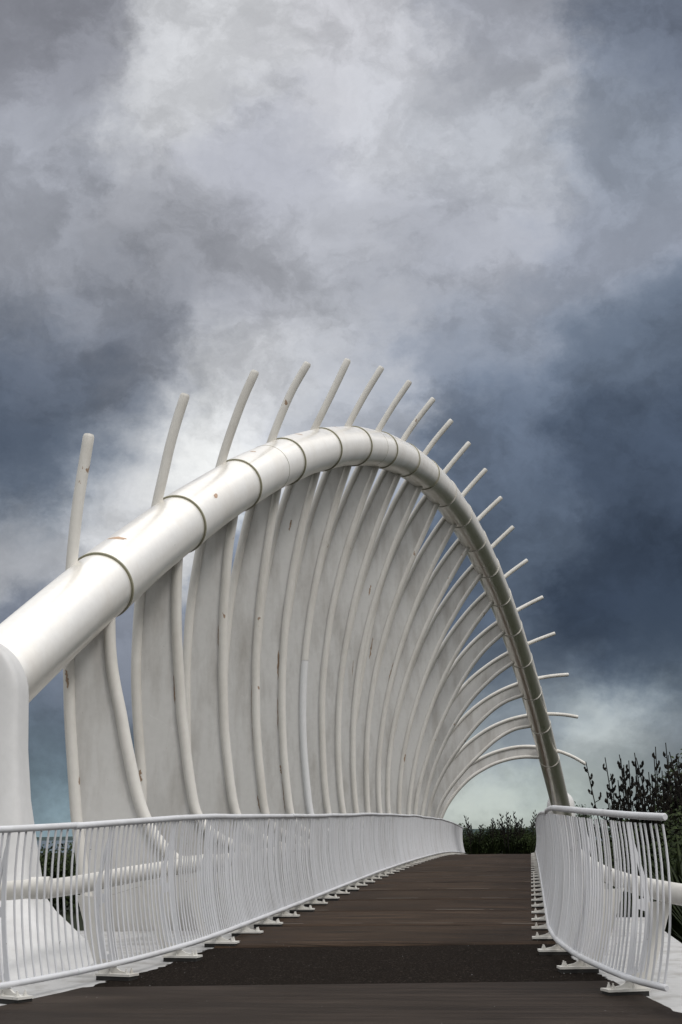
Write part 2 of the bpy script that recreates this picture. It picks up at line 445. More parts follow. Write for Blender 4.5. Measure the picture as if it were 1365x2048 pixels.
RIBS = [
    (19.20, [(-4.15, 1.27), (-4.3, 1.29), (-4.49, 1.27), (-4.67, 1.27), (-4.81, 1.35), (-5.02, 1.58), (-5.17, 1.83), (-5.28, 2.11), (-5.36, 2.4), (-5.43, 2.69), (-5.5, 2.99), (-5.56, 3.28), (-5.63, 3.57), (-5.69, 3.86), (-5.73, 4.16), (-5.75, 4.47), (-5.76, 4.82)],
     [(-5.95, 0.75), (-6.02, 1.13), (-6.08, 1.51), (-6.14, 1.89), (-6.18, 2.27), (-6.22, 2.65), (-6.26, 3.04), (-6.29, 3.42), (-6.31, 3.8), (-6.33, 4.19), (-6.34, 4.57), (-6.34, 4.96), (-6.33, 5.34), (-6.31, 5.72), (-6.28, 6.11), (-6.24, 6.49), (-6.19, 6.87), (-6.14, 7.25)]),
    (22.10, [(-4.15, 1.31), (-4.42, 1.41), (-4.73, 1.54), (-5.0, 1.73), (-5.16, 1.99), (-5.24, 2.35), (-5.3, 2.71), (-5.35, 3.07), (-5.4, 3.43), (-5.43, 3.79), (-5.46, 4.15), (-5.49, 4.52), (-5.51, 4.88), (-5.52, 5.24), (-5.52, 5.61), (-5.51, 5.97), (-5.49, 6.32)],
     [(-6.15, 1.31), (-6.05, 1.74), (-6.02, 2.18), (-6.04, 2.61), (-6.08, 3.04), (-6.12, 3.48), (-6.15, 3.92), (-6.16, 4.37), (-6.15, 4.81), (-6.13, 5.26), (-6.08, 5.7), (-6.02, 6.14), (-5.94, 6.58), (-5.86, 7.01), (-5.77, 7.44), (-5.68, 7.87), (-5.57, 8.3), (-5.44, 8.73)]),
    (25.00, [(-4.15, 1.36), (-4.42, 1.45), (-4.72, 1.59), (-4.99, 1.77), (-5.13, 2.04), (-5.22, 2.5), (-5.28, 2.98), (-5.33, 3.45), (-5.35, 3.92), (-5.37, 4.4), (-5.37, 4.88), (-5.37, 5.35), (-5.35, 5.83), (-5.32, 6.3), (-5.28, 6.78), (-5.21, 7.25), (-5.16, 7.59)],
     [(-6.11, 1.36), (-6.02, 1.87), (-5.99, 2.39), (-6.0, 2.92), (-6.02, 3.44), (-6.03, 3.96), (-6.04, 4.48), (-6.02, 5.01), (-5.99, 5.53), (-5.93, 6.05), (-5.85, 6.56), (-5.76, 7.08), (-5.64, 7.59), (-5.51, 8.09), (-5.37, 8.6), (-5.21, 9.09), (-5.03, 9.58), (-4.82, 10.06)]),
    (27.90, [(-4.15, 1.4), (-4.42, 1.5), (-4.73, 1.62), (-4.99, 1.8), (-5.13, 2.06), (-5.21, 2.64), (-5.27, 3.21), (-5.31, 3.8), (-5.32, 4.38), (-5.32, 4.96), (-5.29, 5.54), (-5.25, 6.12), (-5.18, 6.7), (-5.1, 7.28), (-5.01, 7.85), (-4.91, 8.42), (-4.85, 8.77)],
     [(-6.1, 1.4), (-6.0, 1.98), (-5.97, 2.57), (-5.97, 3.17), (-5.98, 3.76), (-5.98, 4.35), (-5.96, 4.95), (-5.92, 5.53), (-5.86, 6.12), (-5.77, 6.7), (-5.65, 7.29), (-5.52, 7.86), (-5.37, 8.44), (-5.2, 9.0), (-5.02, 9.56), (-4.81, 10.11), (-4.57, 10.65), (-4.27, 11.17)]),
    (30.80, [(-4.15, 1.44), (-4.42, 1.54), (-4.72, 1.65), (-4.98, 1.83), (-5.11, 2.08), (-5.2, 2.76), (-5.26, 3.44), (-5.29, 4.13), (-5.29, 4.81), (-5.26, 5.5), (-5.21, 6.18), (-5.12, 6.86), (-5.01, 7.53), (-4.87, 8.21), (-4.71, 8.87), (-4.52, 9.53), (-4.43, 9.87)],
     [(-6.08, 1.44), (-6.0, 2.1), (-5.95, 2.75), (-5.92, 3.4), (-5.9, 4.05), (-5.88, 4.7), (-5.86, 5.36), (-5.81, 6.02), (-5.75, 6.68), (-5.65, 7.33), (-5.52, 7.97), (-5.36, 8.61), (-5.15, 9.23), (-4.91, 9.84), (-4.64, 10.43), (-4.35, 11.02), (-4.06, 11.61), (-3.78, 12.2)]),
    (33.70, [(-4.15, 1.49), (-4.42, 1.58), (-4.73, 1.69), (-4.99, 1.87), (-5.12, 2.12), (-5.21, 2.88), (-5.27, 3.65), (-5.29, 4.42), (-5.27, 5.19), (-5.21, 5.96), (-5.11, 6.72), (-4.98, 7.48), (-4.82, 8.23), (-4.62, 8.97), (-4.4, 9.71), (-4.15, 10.44), (-4.04, 10.77)],
     [(-6.08, 1.49), (-6.0, 2.19), (-5.95, 2.89), (-5.91, 3.58), (-5.88, 4.28), (-5.84, 4.98), (-5.79, 5.68), (-5.71, 6.39), (-5.6, 7.09), (-5.47, 7.79), (-5.3, 8.48), (-5.11, 9.16), (-4.88, 9.83), (-4.62, 10.48), (-4.33, 11.12), (-4.01, 11.74), (-3.67, 12.35), (-3.29, 12.96)]),
    (36.60, [(-4.15, 1.51), (-4.41, 1.6), (-4.72, 1.73), (-4.97, 1.9), (-5.1, 2.16), (-5.19, 2.98), (-5.23, 3.81), (-5.24, 4.65), (-5.21, 5.48), (-5.12, 6.31), (-5.0, 7.14), (-4.83, 7.95), (-4.62, 8.76), (-4.37, 9.55), (-4.09, 10.33), (-3.77, 11.11), (-3.64, 11.43)],
     [(-6.05, 1.51), (-5.96, 2.25), (-5.91, 2.99), (-5.89, 3.72), (-5.87, 4.46), (-5.83, 5.2), (-5.77, 5.94), (-5.67, 6.68), (-5.54, 7.42), (-5.37, 8.15), (-5.16, 8.88), (-4.92, 9.59), (-4.64, 10.28), (-4.33, 10.95), (-4.0, 11.61), (-3.64, 12.25), (-3.25, 12.88), (-2.82, 13.5)]),
    (39.50, [(-4.15, 1.54), (-4.41, 1.63), (-4.71, 1.76), (-4.97, 1.94), (-5.09, 2.2), (-5.18, 3.07), (-5.21, 3.95), (-5.19, 4.82), (-5.13, 5.7), (-5.01, 6.57), (-4.85, 7.43), (-4.65, 8.29), (-4.4, 9.13), (-4.12, 9.96), (-3.8, 10.77), (-3.44, 11.58), (-3.3, 11.9)],
     [(-6.04, 1.54), (-5.95, 2.31), (-5.89, 3.07), (-5.85, 3.83), (-5.8, 4.59), (-5.74, 5.35), (-5.65, 6.12), (-5.54, 6.89), (-5.38, 7.66), (-5.19, 8.42), (-4.96, 9.18), (-4.7, 9.91), (-4.4, 10.63), (-4.06, 11.33), (-3.69, 12.0), (-3.29, 12.65), (-2.85, 13.28), (-2.36, 13.89)]),
    (42.40, [(-4.15, 1.56), (-4.41, 1.66), (-4.71, 1.79), (-4.96, 1.98), (-5.07, 2.24), (-5.14, 3.14), (-5.15, 4.05), (-5.12, 4.96), (-5.03, 5.86), (-4.89, 6.75), (-4.69, 7.64), (-4.44, 8.51), (-4.15, 9.37), (-3.82, 10.22), (-3.45, 11.05), (-3.06, 11.86), (-2.91, 12.18)],
     [(-6.02, 1.56), (-5.92, 2.35), (-5.84, 3.12), (-5.77, 3.89), (-5.7, 4.66), (-5.61, 5.43), (-5.5, 6.21), (-5.36, 7.0), (-5.19, 7.78), (-4.99, 8.56), (-4.75, 9.33), (-4.47, 10.08), (-4.16, 10.81), (-3.81, 11.51), (-3.41, 12.19), (-2.98, 12.84), (-2.51, 13.47), (-1.99, 14.07)]),
    (45.30, [(-4.15, 1.59), (-4.41, 1.69), (-4.71, 1.84), (-4.95, 2.04), (-5.05, 2.31), (-5.08, 3.23), (-5.07, 4.15), (-5.0, 5.06), (-4.88, 5.97), (-4.71, 6.87), (-4.47, 7.76), (-4.19, 8.63), (-3.86, 9.49), (-3.49, 10.33), (-3.1, 11.16), (-2.71, 11.99), (-2.55, 12.3)],
     [(-6.0, 1.59), (-5.9, 2.39), (-5.77, 3.17), (-5.65, 3.93), (-5.52, 4.7), (-5.39, 5.47), (-5.26, 6.26), (-5.12, 7.06), (-4.96, 7.86), (-4.77, 8.66), (-4.54, 9.45), (-4.27, 10.21), (-3.94, 10.94), (-3.55, 11.63), (-3.1, 12.29), (-2.61, 12.92), (-2.09, 13.53), (-1.56, 14.13)]),
    (48.20, [(-4.15, 1.6), (-4.4, 1.71), (-4.67, 1.87), (-4.89, 2.08), (-4.98, 2.35), (-5.01, 3.26), (-4.97, 4.17), (-4.86, 5.07), (-4.7, 5.97), (-4.48, 6.85), (-4.22, 7.72), (-3.92, 8.58), (-3.58, 9.42), (-3.2, 10.25), (-2.79, 11.06), (-2.35, 11.85), (-2.18, 12.16)],
     [(-5.93, 1.6), (-5.81, 2.39), (-5.7, 3.17), (-5.58, 3.96), (-5.46, 4.74), (-5.33, 5.52), (-5.18, 6.31), (-5.0, 7.09), (-4.79, 7.87), (-4.55, 8.64), (-4.27, 9.39), (-3.94, 10.12), (-3.57, 10.82), (-3.15, 11.5), (-2.69, 12.15), (-2.19, 12.77), (-1.66, 13.37), (-1.11, 13.95)]),
    (51.10, [(-4.15, 1.61), (-4.4, 1.72), (-4.66, 1.89), (-4.88, 2.12), (-4.97, 2.39), (-4.98, 3.29), (-4.92, 4.18), (-4.79, 5.06), (-4.6, 5.93), (-4.36, 6.79), (-4.06, 7.63), (-3.72, 8.46), (-3.34, 9.27), (-2.92, 10.06), (-2.48, 10.83), (-2.01, 11.59), (-1.83, 11.89)],
     [(-5.92, 1.61), (-5.81, 2.4), (-5.67, 3.17), (-5.52, 3.92), (-5.35, 4.68), (-5.18, 5.44), (-4.99, 6.21), (-4.79, 6.98), (-4.56, 7.75), (-4.3, 8.52), (-4.0, 9.27), (-3.66, 9.99), (-3.27, 10.68), (-2.83, 11.33), (-2.34, 11.95), (-1.81, 12.53), (-1.24, 13.08), (-0.65, 13.61)]),
    (54.00, [(-4.15, 1.62), (-4.37, 1.74), (-4.61, 1.93), (-4.78, 2.16), (-4.85, 2.43), (-4.81, 3.3), (-4.71, 4.15), (-4.55, 4.99), (-4.33, 5.82), (-4.07, 6.64), (-3.77, 7.44), (-3.43, 8.23), (-3.05, 9.0), (-2.62, 9.74), (-2.16, 10.47), (-1.65, 11.16), (-1.44, 11.44)],
     [(-5.8, 1.62), (-5.66, 2.38), (-5.51, 3.13), (-5.36, 3.88), (-5.2, 4.63), (-5.02, 5.38), (-4.83, 6.13), (-4.61, 6.88), (-4.36, 7.61), (-4.07, 8.33), (-3.74, 9.03), (-3.37, 9.7), (-2.94, 10.34), (-2.47, 10.95), (-1.96, 11.53), (-1.41, 12.07), (-0.84, 12.6), (-0.27, 13.11)]),
    (56.90, [(-4.15, 1.62), (-4.36, 1.74), (-4.56, 1.95), (-4.7, 2.2), (-4.74, 2.47), (-4.64, 3.28), (-4.5, 4.07), (-4.32, 4.86), (-4.09, 5.64), (-3.82, 6.4), (-3.51, 7.14), (-3.15, 7.87), (-2.75, 8.57), (-2.31, 9.25), (-1.84, 9.9), (-1.33, 10.53), (-1.12, 10.81)],
     [(-5.69, 1.62), (-5.54, 2.35), (-5.38, 3.07), (-5.22, 3.8), (-5.04, 4.52), (-4.84, 5.24), (-4.62, 5.96), (-4.38, 6.67), (-4.1, 7.36), (-3.78, 8.04), (-3.43, 8.69), (-3.02, 9.32), (-2.57, 9.91), (-2.08, 10.47), (-1.54, 10.99), (-0.97, 11.47), (-0.38, 11.92), (0.23, 12.34)]),
    (59.80, [(-4.15, 1.61), (-4.35, 1.73), (-4.54, 1.93), (-4.68, 2.17), (-4.71, 2.43), (-4.6, 3.19), (-4.42, 3.93), (-4.18, 4.64), (-3.91, 5.34), (-3.6, 6.04), (-3.26, 6.72), (-2.9, 7.39), (-2.5, 8.04), (-2.06, 8.66), (-1.56, 9.22), (-0.98, 9.72), (-0.71, 9.94)],
     [(-5.66, 1.61), (-5.51, 2.32), (-5.32, 3.0), (-5.12, 3.68), (-4.89, 4.36), (-4.66, 5.04), (-4.41, 5.72), (-4.14, 6.39), (-3.83, 7.05), (-3.5, 7.69), (-3.12, 8.3), (-2.69, 8.87), (-2.2, 9.4), (-1.66, 9.87), (-1.08, 10.29), (-0.45, 10.66), (0.19, 10.99), (0.83, 11.29)]),
    (62.70, [(-4.15, 1.58), (-4.34, 1.71), (-4.51, 1.91), (-4.62, 2.16), (-4.64, 2.42), (-4.49, 3.12), (-4.3, 3.81), (-4.06, 4.49), (-3.77, 5.14), (-3.44, 5.78), (-3.07, 6.4), (-2.66, 6.98), (-2.2, 7.53), (-1.69, 8.03), (-1.14, 8.49), (-0.54, 8.89), (-0.25, 9.08)],
     [(-5.59, 1.58), (-5.44, 2.26), (-5.27, 2.92), (-5.07, 3.57), (-4.85, 4.22), (-4.6, 4.86), (-4.32, 5.5), (-4.0, 6.12), (-3.65, 6.71), (-3.25, 7.27), (-2.81, 7.8), (-2.32, 8.28), (-1.78, 8.7), (-1.2, 9.08), (-0.59, 9.4), (0.04, 9.67), (0.69, 9.92), (1.33, 10.14)]),
    (65.60, [(-4.15, 1.55), (-4.32, 1.67), (-4.47, 1.85), (-4.57, 2.07), (-4.58, 2.31), (-4.46, 2.96), (-4.24, 3.58), (-3.95, 4.16), (-3.61, 4.73), (-3.23, 5.27), (-2.82, 5.8), (-2.39, 6.3), (-1.92, 6.77), (-1.42, 7.18), (-0.86, 7.51), (-0.22, 7.73), (0.11, 7.85)],
     [(-5.53, 1.55), (-5.4, 2.19), (-5.21, 2.82), (-4.99, 3.45), (-4.73, 4.06), (-4.43, 4.66), (-4.1, 5.23), (-3.73, 5.79), (-3.32, 6.3), (-2.87, 6.78), (-2.38, 7.21), (-1.85, 7.59), (-1.28, 7.91), (-0.67, 8.17), (-0.03, 8.37), (0.62, 8.51), (1.28, 8.6), (1.92, 8.64)]),
    (68.50, [(-4.15, 1.51), (-4.31, 1.65), (-4.41, 1.89), (-4.44, 2.17), (-4.39, 2.43), (-4.19, 2.98), (-3.9, 3.47), (-3.56, 3.93), (-3.18, 4.36), (-2.79, 4.78), (-2.37, 5.18), (-1.95, 5.57), (-1.51, 5.93), (-1.03, 6.23), (-0.51, 6.45), (0.08, 6.55), (0.42, 6.6)],
     [(-5.34, 1.51), (-5.21, 2.11), (-5.01, 2.69), (-4.76, 3.26), (-4.47, 3.82), (-4.13, 4.35), (-3.75, 4.85), (-3.33, 5.32), (-2.88, 5.75), (-2.39, 6.12), (-1.87, 6.45), (-1.31, 6.71), (-0.73, 6.91), (-0.12, 7.04), (0.51, 7.11), (1.14, 7.11), (1.76, 7.06), (2.36, 6.95)]),
    (71.40, [(-4.15, 1.46), (-4.3, 1.61), (-4.38, 1.86), (-4.39, 2.14), (-4.33, 2.41), (-4.1, 2.89), (-3.8, 3.34), (-3.46, 3.75), (-3.07, 4.13), (-2.64, 4.46), (-2.17, 4.73), (-1.68, 4.96), (-1.17, 5.12), (-0.65, 5.23), (-0.11, 5.27), (0.43, 5.24), (0.78, 5.22)],
     [(-5.28, 1.46), (-5.2, 2.06), (-5.0, 2.63), (-4.7, 3.16), (-4.33, 3.66), (-3.91, 4.11), (-3.44, 4.53), (-2.94, 4.89), (-2.41, 5.19), (-1.86, 5.44), (-1.29, 5.62), (-0.7, 5.74), (-0.1, 5.78), (0.51, 5.74), (1.11, 5.63), (1.69, 5.45), (2.24, 5.2), (2.74, 4.89)]),
]

DKY = [6, 9, 12.3, 13.7, 15.1, 16.57, 19, 22, 26.4, 30.7, 33.5, 40, 45, 50, 54, 58, 62, 66, 73.5, 78, 84]
DKZ = [.12, .17, .245, .305, .355, .392, .423, .462, .53, .594, .635, .70, .735, .757, .768, .765, .745, .705, .585, .50, .40]
def deck_z(y): return cr(DKY, DKZ, y)
def arch_x(y): return 0.13443515 * y - 8.63433
def arch_z(y): return 1.08416831e-06 * y**4 - 1.90533344e-04 * y**3 + 8.78923045e-04 * y**2 + 6.94802813e-01 * y - 7.53196684
# plan lines of the two handrails (x, y), running away from the camera
def smooth_path(P, step=0.12):
    out = []
    Q = [Vector((*p, 0)) for p in P]
    Q = [Q[0] * 2 - Q[1]] + Q + [Q[-1] * 2 - Q[-2]]
    for i in range(1, len(Q) - 2):
        p0, p1, p2, p3 = Q[i - 1:i + 3]
        n = max(2, int((p2 - p1).length / step))
        for k in range(n):
            t = k / n
            out.append(0.5 * ((2 * p1) + (p2 - p0) * t + (2 * p0 - 5 * p1 + 4 * p2 - p3) * t * t + (3 * p1 - p0 - 3 * p2 + p3) * t**3))
    out.append(Q[-2])
    return out
LEFT_LINE = smooth_path([(-5.25, 11.25), (-4.55, 12.35), (-4.02, 13.7), (-3.74, 15.13), (-3.64, 16.57), (-3.63, 18), (-3.63, 24), (-3.62, 40), (-3.61, 60), (-3.60, 77.6)])
RIGHT_LINE = smooth_path([(1.10, 12.3), (0.83, 12.9), (0.49, 14.3), (0.31, 15.75), (0.25, 17.2), (0.245, 18.65), (0.245, 24), (0.245, 40), (0.245, 60), (0.245, 77.6)])
class Line:
    def __init__(s, pts):
        s.p = pts; s.s = [0]
        for a, b in zip(pts, pts[1:]): s.s.append(s.s[-1] + (b - a).length)
        s.len = s.s[-1]
    def at(s, d):
        import bisect
        i = min(max(bisect.bisect_right(s.s, d) - 1, 0), len(s.p) - 2)
        t = (d - s.s[i]) / (s.s[i + 1] - s.s[i])
        p = s.p[i].lerp(s.p[i + 1], t)
        a = s.p[max(i - 3, 0)]; b = s.p[min(i + 4, len(s.p) - 1)]
        return p, (b - a).normalized()
LL, RL = Line(LEFT_LINE), Line(RIGHT_LINE)
def s_at_y(line, y):
    for i, p in enumerate(line.p):
        if p.y >= y:
            if i == 0: return 0
            a = line.p[i - 1]
            return line.s[i - 1] + (y - a.y) / (p.y - a.y) * (line.s[i] - line.s[i - 1])
    return line.len

# ------------------------------------------------------------------ ground, sea, far hills
def ss(a, b, x):
    t = min(1, max(0, (x - a) / (b - a))); return t * t * (3 - 2 * t)
def ground_z(x, y):
    near = (1 - ss(10.5, 17, y)) * (1 - ss(5.5, 12, abs(x + 1.7)))
    far = ss(78, 83, y) * (1 - ss(6, 14, abs(x + 1.7)))
    z = -1.5 + near * (1.5 + min(deck_z(max(y, 3)), 0.2) - 0.12) + far * 1.82
    z += 0.06 * math.sin(x * 0.9 + y * 0.31) * math.cos(y * 0.7 - x * 0.2) * (1 - near) * (1 - far)
    if y > 300: z -= ss(300, 345, y) * 3.5
    return z
xs = [-4000, -1500, -600, -250, -120, -70, -50, -40] + [-34 + 2 * i for i in range(10)] + [-15 + i * 1.0 for i in range(31)] + [17, 20, 24, 30, 40, 60, 100, 200, 500, 1500, 4000]
ys = [-300, -80, -30, -10, -4] + [0 + i * 1.0 for i in range(24)] + [24 + 3 * i for i in range(18)] + [78 + i * 0.7 for i in range(12)] + [88, 92, 100, 115, 140, 180, 240, 300, 320, 345, 400]
g = MB()
for y in ys:
    for x in xs: g.v.append((x, y, ground_z(x, y)))
nx = len(xs)
for j in range(len(ys) - 1):
    for i in range(nx - 1):
        k = j * nx + i; g.face([k, k + 1, k + 1 + nx, k + nx], True)
tag(g.build('ground', M_GRASS), kind='structure')
g = MB(); g.v = [(-20000, 335, -2.7), (20000, 335, -2.7), (20000, 26000, -2.7), (-20000, 26000, -2.7)]; g.face([0, 1, 2, 3])
tag(g.build('sea', M_SEA), kind='structure')
g = MB(); n = 90
for j in range(4):
    for i in range(n + 1):
        u = i / n; x = -1200 + 5200 * u
        h = (5 + 5 * math.sin(u * 9) + 3 * math.sin(u * 31 + 1) + 1.5 * math.sin(u * 83)) * ss(0, 0.10, u)
        g.v.append((x, 2300 + 260 * j, -3 if j == 0 else max(-3, h * (1, 0.5, 1.0, 0.6)[j])))
for j in range(3):
    for i in range(n):
        k = j * (n + 1) + i; g.face([k, k + 1, k + n + 2, k + n + 1], True)
tag(g.build('hills', M_HILL), kind='structure')

# ------------------------------------------------------------------ footbridge
bridge = empty('footbridge', (-1.7, 46, 0))
tag(bridge, 'white curved footbridge with slanting arch tube, fin-like ribs and dark deck', 'bridge')
B0 = Vector((-1.7, 46, 0))
def part(mb, name, mat, parent=None, label=None):
    """a mesh built in world coordinates, parented to the bridge (or to one of its parts)"""
    o = mb.build(name, mat, parent or bridge)
    if (parent or bridge) is bridge: o.location = -B0
    if label: o['label'] = label
    return o
# arch tube, one conical length after each rib, with a ring at every joint
RIBY = [19.2 + 2.9 * i for i in range(19)]
RING = [y + 0.36 for y in RIBY]
def axis(y): return Vector((arch_x(y), y, arch_z(y)))
cuts = [16.2] + RING + [77.3]
for k in range(len(cuts) - 1):
    a, b = cuts[k], cuts[k + 1]
    pts = [axis(a + (b - a) * i / 10) for i in range(11)]
    r0 = 0.487 if k == 0 else 0.503
    rad = [r0 + (0.482 - r0) * min(1, i / 5.0) for i in range(11)]
    m = MB(); m.tube(pts, rad, 56); seg = part(m, 'arch_segment', M_ARCH)
    if k < len(cuts) - 2:
        t = (axis(b + 0.1) - axis(b - 0.1)).normalized()
        c = axis(b)
        m = MB(); m.tube([c - t * 0.013, c - t * 0.010, c + t * 0.005, c + t * 0.008], [0.492, 0.508, 0.508, 0.502], 56); part(m, 'arch_ring', M_RING if k < 9 else M_PIPE, seg)
        if k < 7: m = MB(); m.tube([c - t * 0.034, c - t * 0.0118], [0.4845, 0.487], 56); part(m, 'joint_groove', M_GROOVE, seg)
    if k in (3, 6, 12):                                   # faint weld seam part-way along
        c = axis(a + (b - a) * 0.62); t = (axis(a + (b - a) * 0.66) - c).normalized()
        m = MB(); m.tube([c - t * 0.006, c + t * 0.006], [0.4855, 0.4855], 56); part(m, 'weld_seam', M_RING, seg)
# ribs
def resample(P, n):
    P = [Vector((p[0], p[1], 0)) for p in P]; S = [0]
    for a, b in zip(P, P[1:]): S.append(S[-1] + (b - a).length)
    out = []
    for i in range(n):
        d = S[-1] * i / (n - 1); k = 0
        while k < len(S) - 2 and S[k + 1] < d: k += 1
        t = (d - S[k]) / max(1e-6, S[k + 1] - S[k]); q = P[k].lerp(P[k + 1], t); out.append((q.x, q.y))
    return out
def cat(P, per=3):
    Q = [Vector((p[0], p[1])) for p in P]; Q = [Q[0] * 2 - Q[1]] + Q + [Q[-1] * 2 - Q[-2]]; out = []
    for i in range(1, len(Q) - 2):
        p0, p1, p2, p3 = Q[i - 1:i + 3]
        for k in range(per):
            t = k / per
            q = 0.5 * ((2 * p1) + (p2 - p0) * t + (2 * p0 - 5 * p1 + 4 * p2 - p3) * t * t + (3 * p1 - p0 - 3 * p2 + p3) * t**3)
            out.append((q.x, q.y))
    out.append((Q[-2].x, Q[-2].y)); return out
for i, (Y, inner, outer) in enumerate(RIBS):
    inner, outer = cat(inner), cat(outer)
    rib = empty('rib', Vector((-5.2, Y, deck_z(Y))) - B0, 0, bridge)
    off = Vector((-5.2, Y, deck_z(Y)))
    def rp(m, name, mat, label=None):
        o = m.build(name, mat, rib); o.location = -off
        if label: o['label'] = label
        return o
    fn = lambda u, v, d, Y=Y: (u, Y + d, v)
    ax = axis(Y)
    ka = min(range(len(outer)), key=lambda k: (outer[k][0] - ax.x)**2 + (outer[k][1] - ax.z)**2)
    A = resample(inner, 40); B = resample(outer[:ka + 1], 40)
    cut = int(40 * (0.40 + 0.12 * ((i * 7) % 5) / 5))
    for lo, hi, dd in ((0, cut + 1, 0.0), (cut, 40, 0.0045)):
        aa, bb = A[lo:hi], B[lo:hi]
        m = MB(); m.strip(aa, bb, fn, -0.014 + dd, 0.014 + dd); rp(m, 'web_plate', M_WEB)
    r = 0.083
    pts = [(u, Y, v) for u, v in outer]
    e = (Vector(pts[-1]) - Vector(pts[-2])).normalized()
    pts += [tuple(Vector(pts[-1]) + e * 0.012), tuple(Vector(pts[-1]) + e * 0.043)]
    m = MB(); m.tube(pts, [r] * (len(pts) - 2) + [r * 0.96, r * 0.82], 20, up=Vector((0, 1, 0))); rp(m, 'outer_pipe', M_PIPE)
    pts = [(u, Y, v) for u, v in inner]
    if i == 5:
        kc = min(range(len(pts)), key=lambda k: abs(pts[k][2] - 5.6))
        m = MB(); m.tube(pts[:kc] + [tuple(Vector(pts[kc - 1]).lerp(Vector(pts[kc]), 0.97))], r, 20, up=Vector((0, 1, 0))); rp(m, 'inner_pipe', M_PIPE_NEW, 'freshly painted white lower length of pipe')
        m = MB(); m.tube(pts[kc:], r, 20, up=Vector((0, 1, 0))); rp(m, 'inner_pipe', M_PIPE)
    else:
        m = MB(); m.tube(pts, r, 20, up=Vector((0, 1, 0))); rp(m, 'inner_pipe', M_PIPE)
    dz_ = deck_z(Y); tz = dz_ + 0.85
    ox, oz = outer[0]
    m = MB()
    m.prism([(ox, oz - 0.0), (-4.16, tz - 0.02), (-3.95, tz - 0.35), (-3.66, dz_ - 0.19), (0.28, dz_ - 0.19), (0.55, tz - 0.35), (0.76, tz - 0.10), (0.95, tz - 0.35),
             (0.85, dz_ - 0.3), (0.3, dz_ - 0.85), (-1.7, dz_ - 1.1), (-3.6, dz_ - 1.0), (-5.1, dz_ - 0.85), (-5.75, dz_ - 0.3)], fn, -0.011, 0.009)
    rp(m, 'cross_frame', M_WEB)
STREAKS = [
    (2, -5.54, 4.16, -5.52, 3.65, 0.030),
    (3, -5.46, 5.32, -5.46, 4.94, 0.020),
    (3, -5.42, 4.06, -5.36, 3.09, 0.018),
    (4, -5.41, 4.53, -5.38, 3.45, 0.018),
    (4, -5.28, 2.38, -5.22, 2.05, 0.030),
    (5, -5.37, 5.59, -5.39, 4.93, 0.050),
    (5, -5.39, 4.55, -5.38, 3.79, 0.020),
    (5, -5.32, 3.09, -5.29, 2.90, 0.060),
    (5, -5.29, 2.77, -5.22, 2.09, 0.020),
    (7, -5.28, 4.71, -5.29, 4.43, 0.050),
    (9, -5.11, 6.74, -5.15, 6.26, 0.020),
    (10, -4.82, 7.80, -4.93, 7.11, 0.050),
    (11, -4.44, 7.32, -4.64, 6.53, 0.060),
    (12, -4.75, 5.43, -4.84, 4.55, 0.020),
    (7, -4.95, 9.75, -4.99, 9.56, 0.050),
    (6, -5.28, 8.66, -5.33, 8.26, 0.040),
    (5, -5.08, 8.52, -5.13, 8.27, 0.050),
    (8, -4.24, 8.50, -4.30, 8.19, 0.050),
    (14, -4.64, 7.24, -4.71, 6.84, 0.030),
    (1, -6.33, 3.88, -6.30, 3.62, 0.050),
    (2, -6.04, 2.63, -6.03, 2.38, 0.090),
]
M_RUST = steel_paint('rust_and_mould_streak', (0.30, 0.215, 0.15), (0.085, 0.07, 0.055), 0.9, 0.8, stain=(6, 6, 3), bumpy=0.0)
rib_objs = [o for o in bridge.children if o.name.split('.')[0] == 'rib']
def streak(i, x0, z0, x1, z1, w):
    Y = RIBY[i - 1]; m = MB(); n = 12
    front = -0.0155 if i not in (1, 2) or w < 0.04 else -0.0865
    for k in range(n + 1):
        u = k / n; wd = w * (0.15 + 0.85 * math.sin(math.pi * min(1, u * 1.05))**0.5) * R.uniform(0.45, 1.1)
        x = x0 + (x1 - x0) * u + R.gauss(0, w * 0.12); z = z0 + (z1 - z0) * u
        m.v += [(x - wd / 2, Y + front, z), (x + wd / 2, Y + front, z)]
    for k in range(n): m.face([2 * k, 2 * k + 1, 2 * k + 3, 2 * k + 2])
    o = m.build('rust_streak', M_RUST, rib_objs[i - 1]); o.location = -Vector((-5.2, Y, deck_z(Y)))
for s_ in STREAKS: streak(*s_)
# patches on the arch where the top coat has come away
M_CHIP = steel_paint('bared_undercoat', (0.46, 0.31, 0.21), (0.36, 0.25, 0.18), 0.6, 0.55, bumpy=0.1)
def arch_patch(Y, ang, la, lc, kseg):
    t = (axis(Y + 0.05) - axis(Y - 0.05)).normalized(); u = (Vector((0, 0, 1)) - t * t.z).normalized(); q = t.cross(u)
    m = MB(); n = 14; rr = 0.5
    a, b_ = cuts[kseg], cuts[kseg + 1]
    def rad(y): return 0.503 + (0.482 - 0.503) * min(1, (y - a) / (b_ - a) * 2)
    def P(s, c):
        yy = Y + s * t.y; ax_ = axis(yy); an_ = math.radians(ang) + c / 0.5
        return ax_ + (u * math.cos(an_) + q * math.sin(an_)) * (rad(yy) + 0.0025)
    m.v.append(tuple(P(0, 0)))
    for ring in (0.5, 1.0):
        for k in range(n):
            th = 2 * math.pi * k / n; j = R.uniform(0.72, 1.1) if ring == 1.0 else 1
            m.v.append(tuple(P(la * ring * j * math.cos(th), lc * ring * j * math.sin(th))))
    for k in range(n):
        k2 = (k + 1) % n
        m.face([0, 1 + k, 1 + k2], True); m.face([1 + k, 1 + n + k, 1 + n + k2, 1 + k2], True)
    segs = [o for o in bridge.children if o.name.split('.')[0] == 'arch_segment']
    m.build('bare_patch', M_CHIP, segs[kseg])
arch_patch(20.22, 4, 0.06, 0.16, 1)
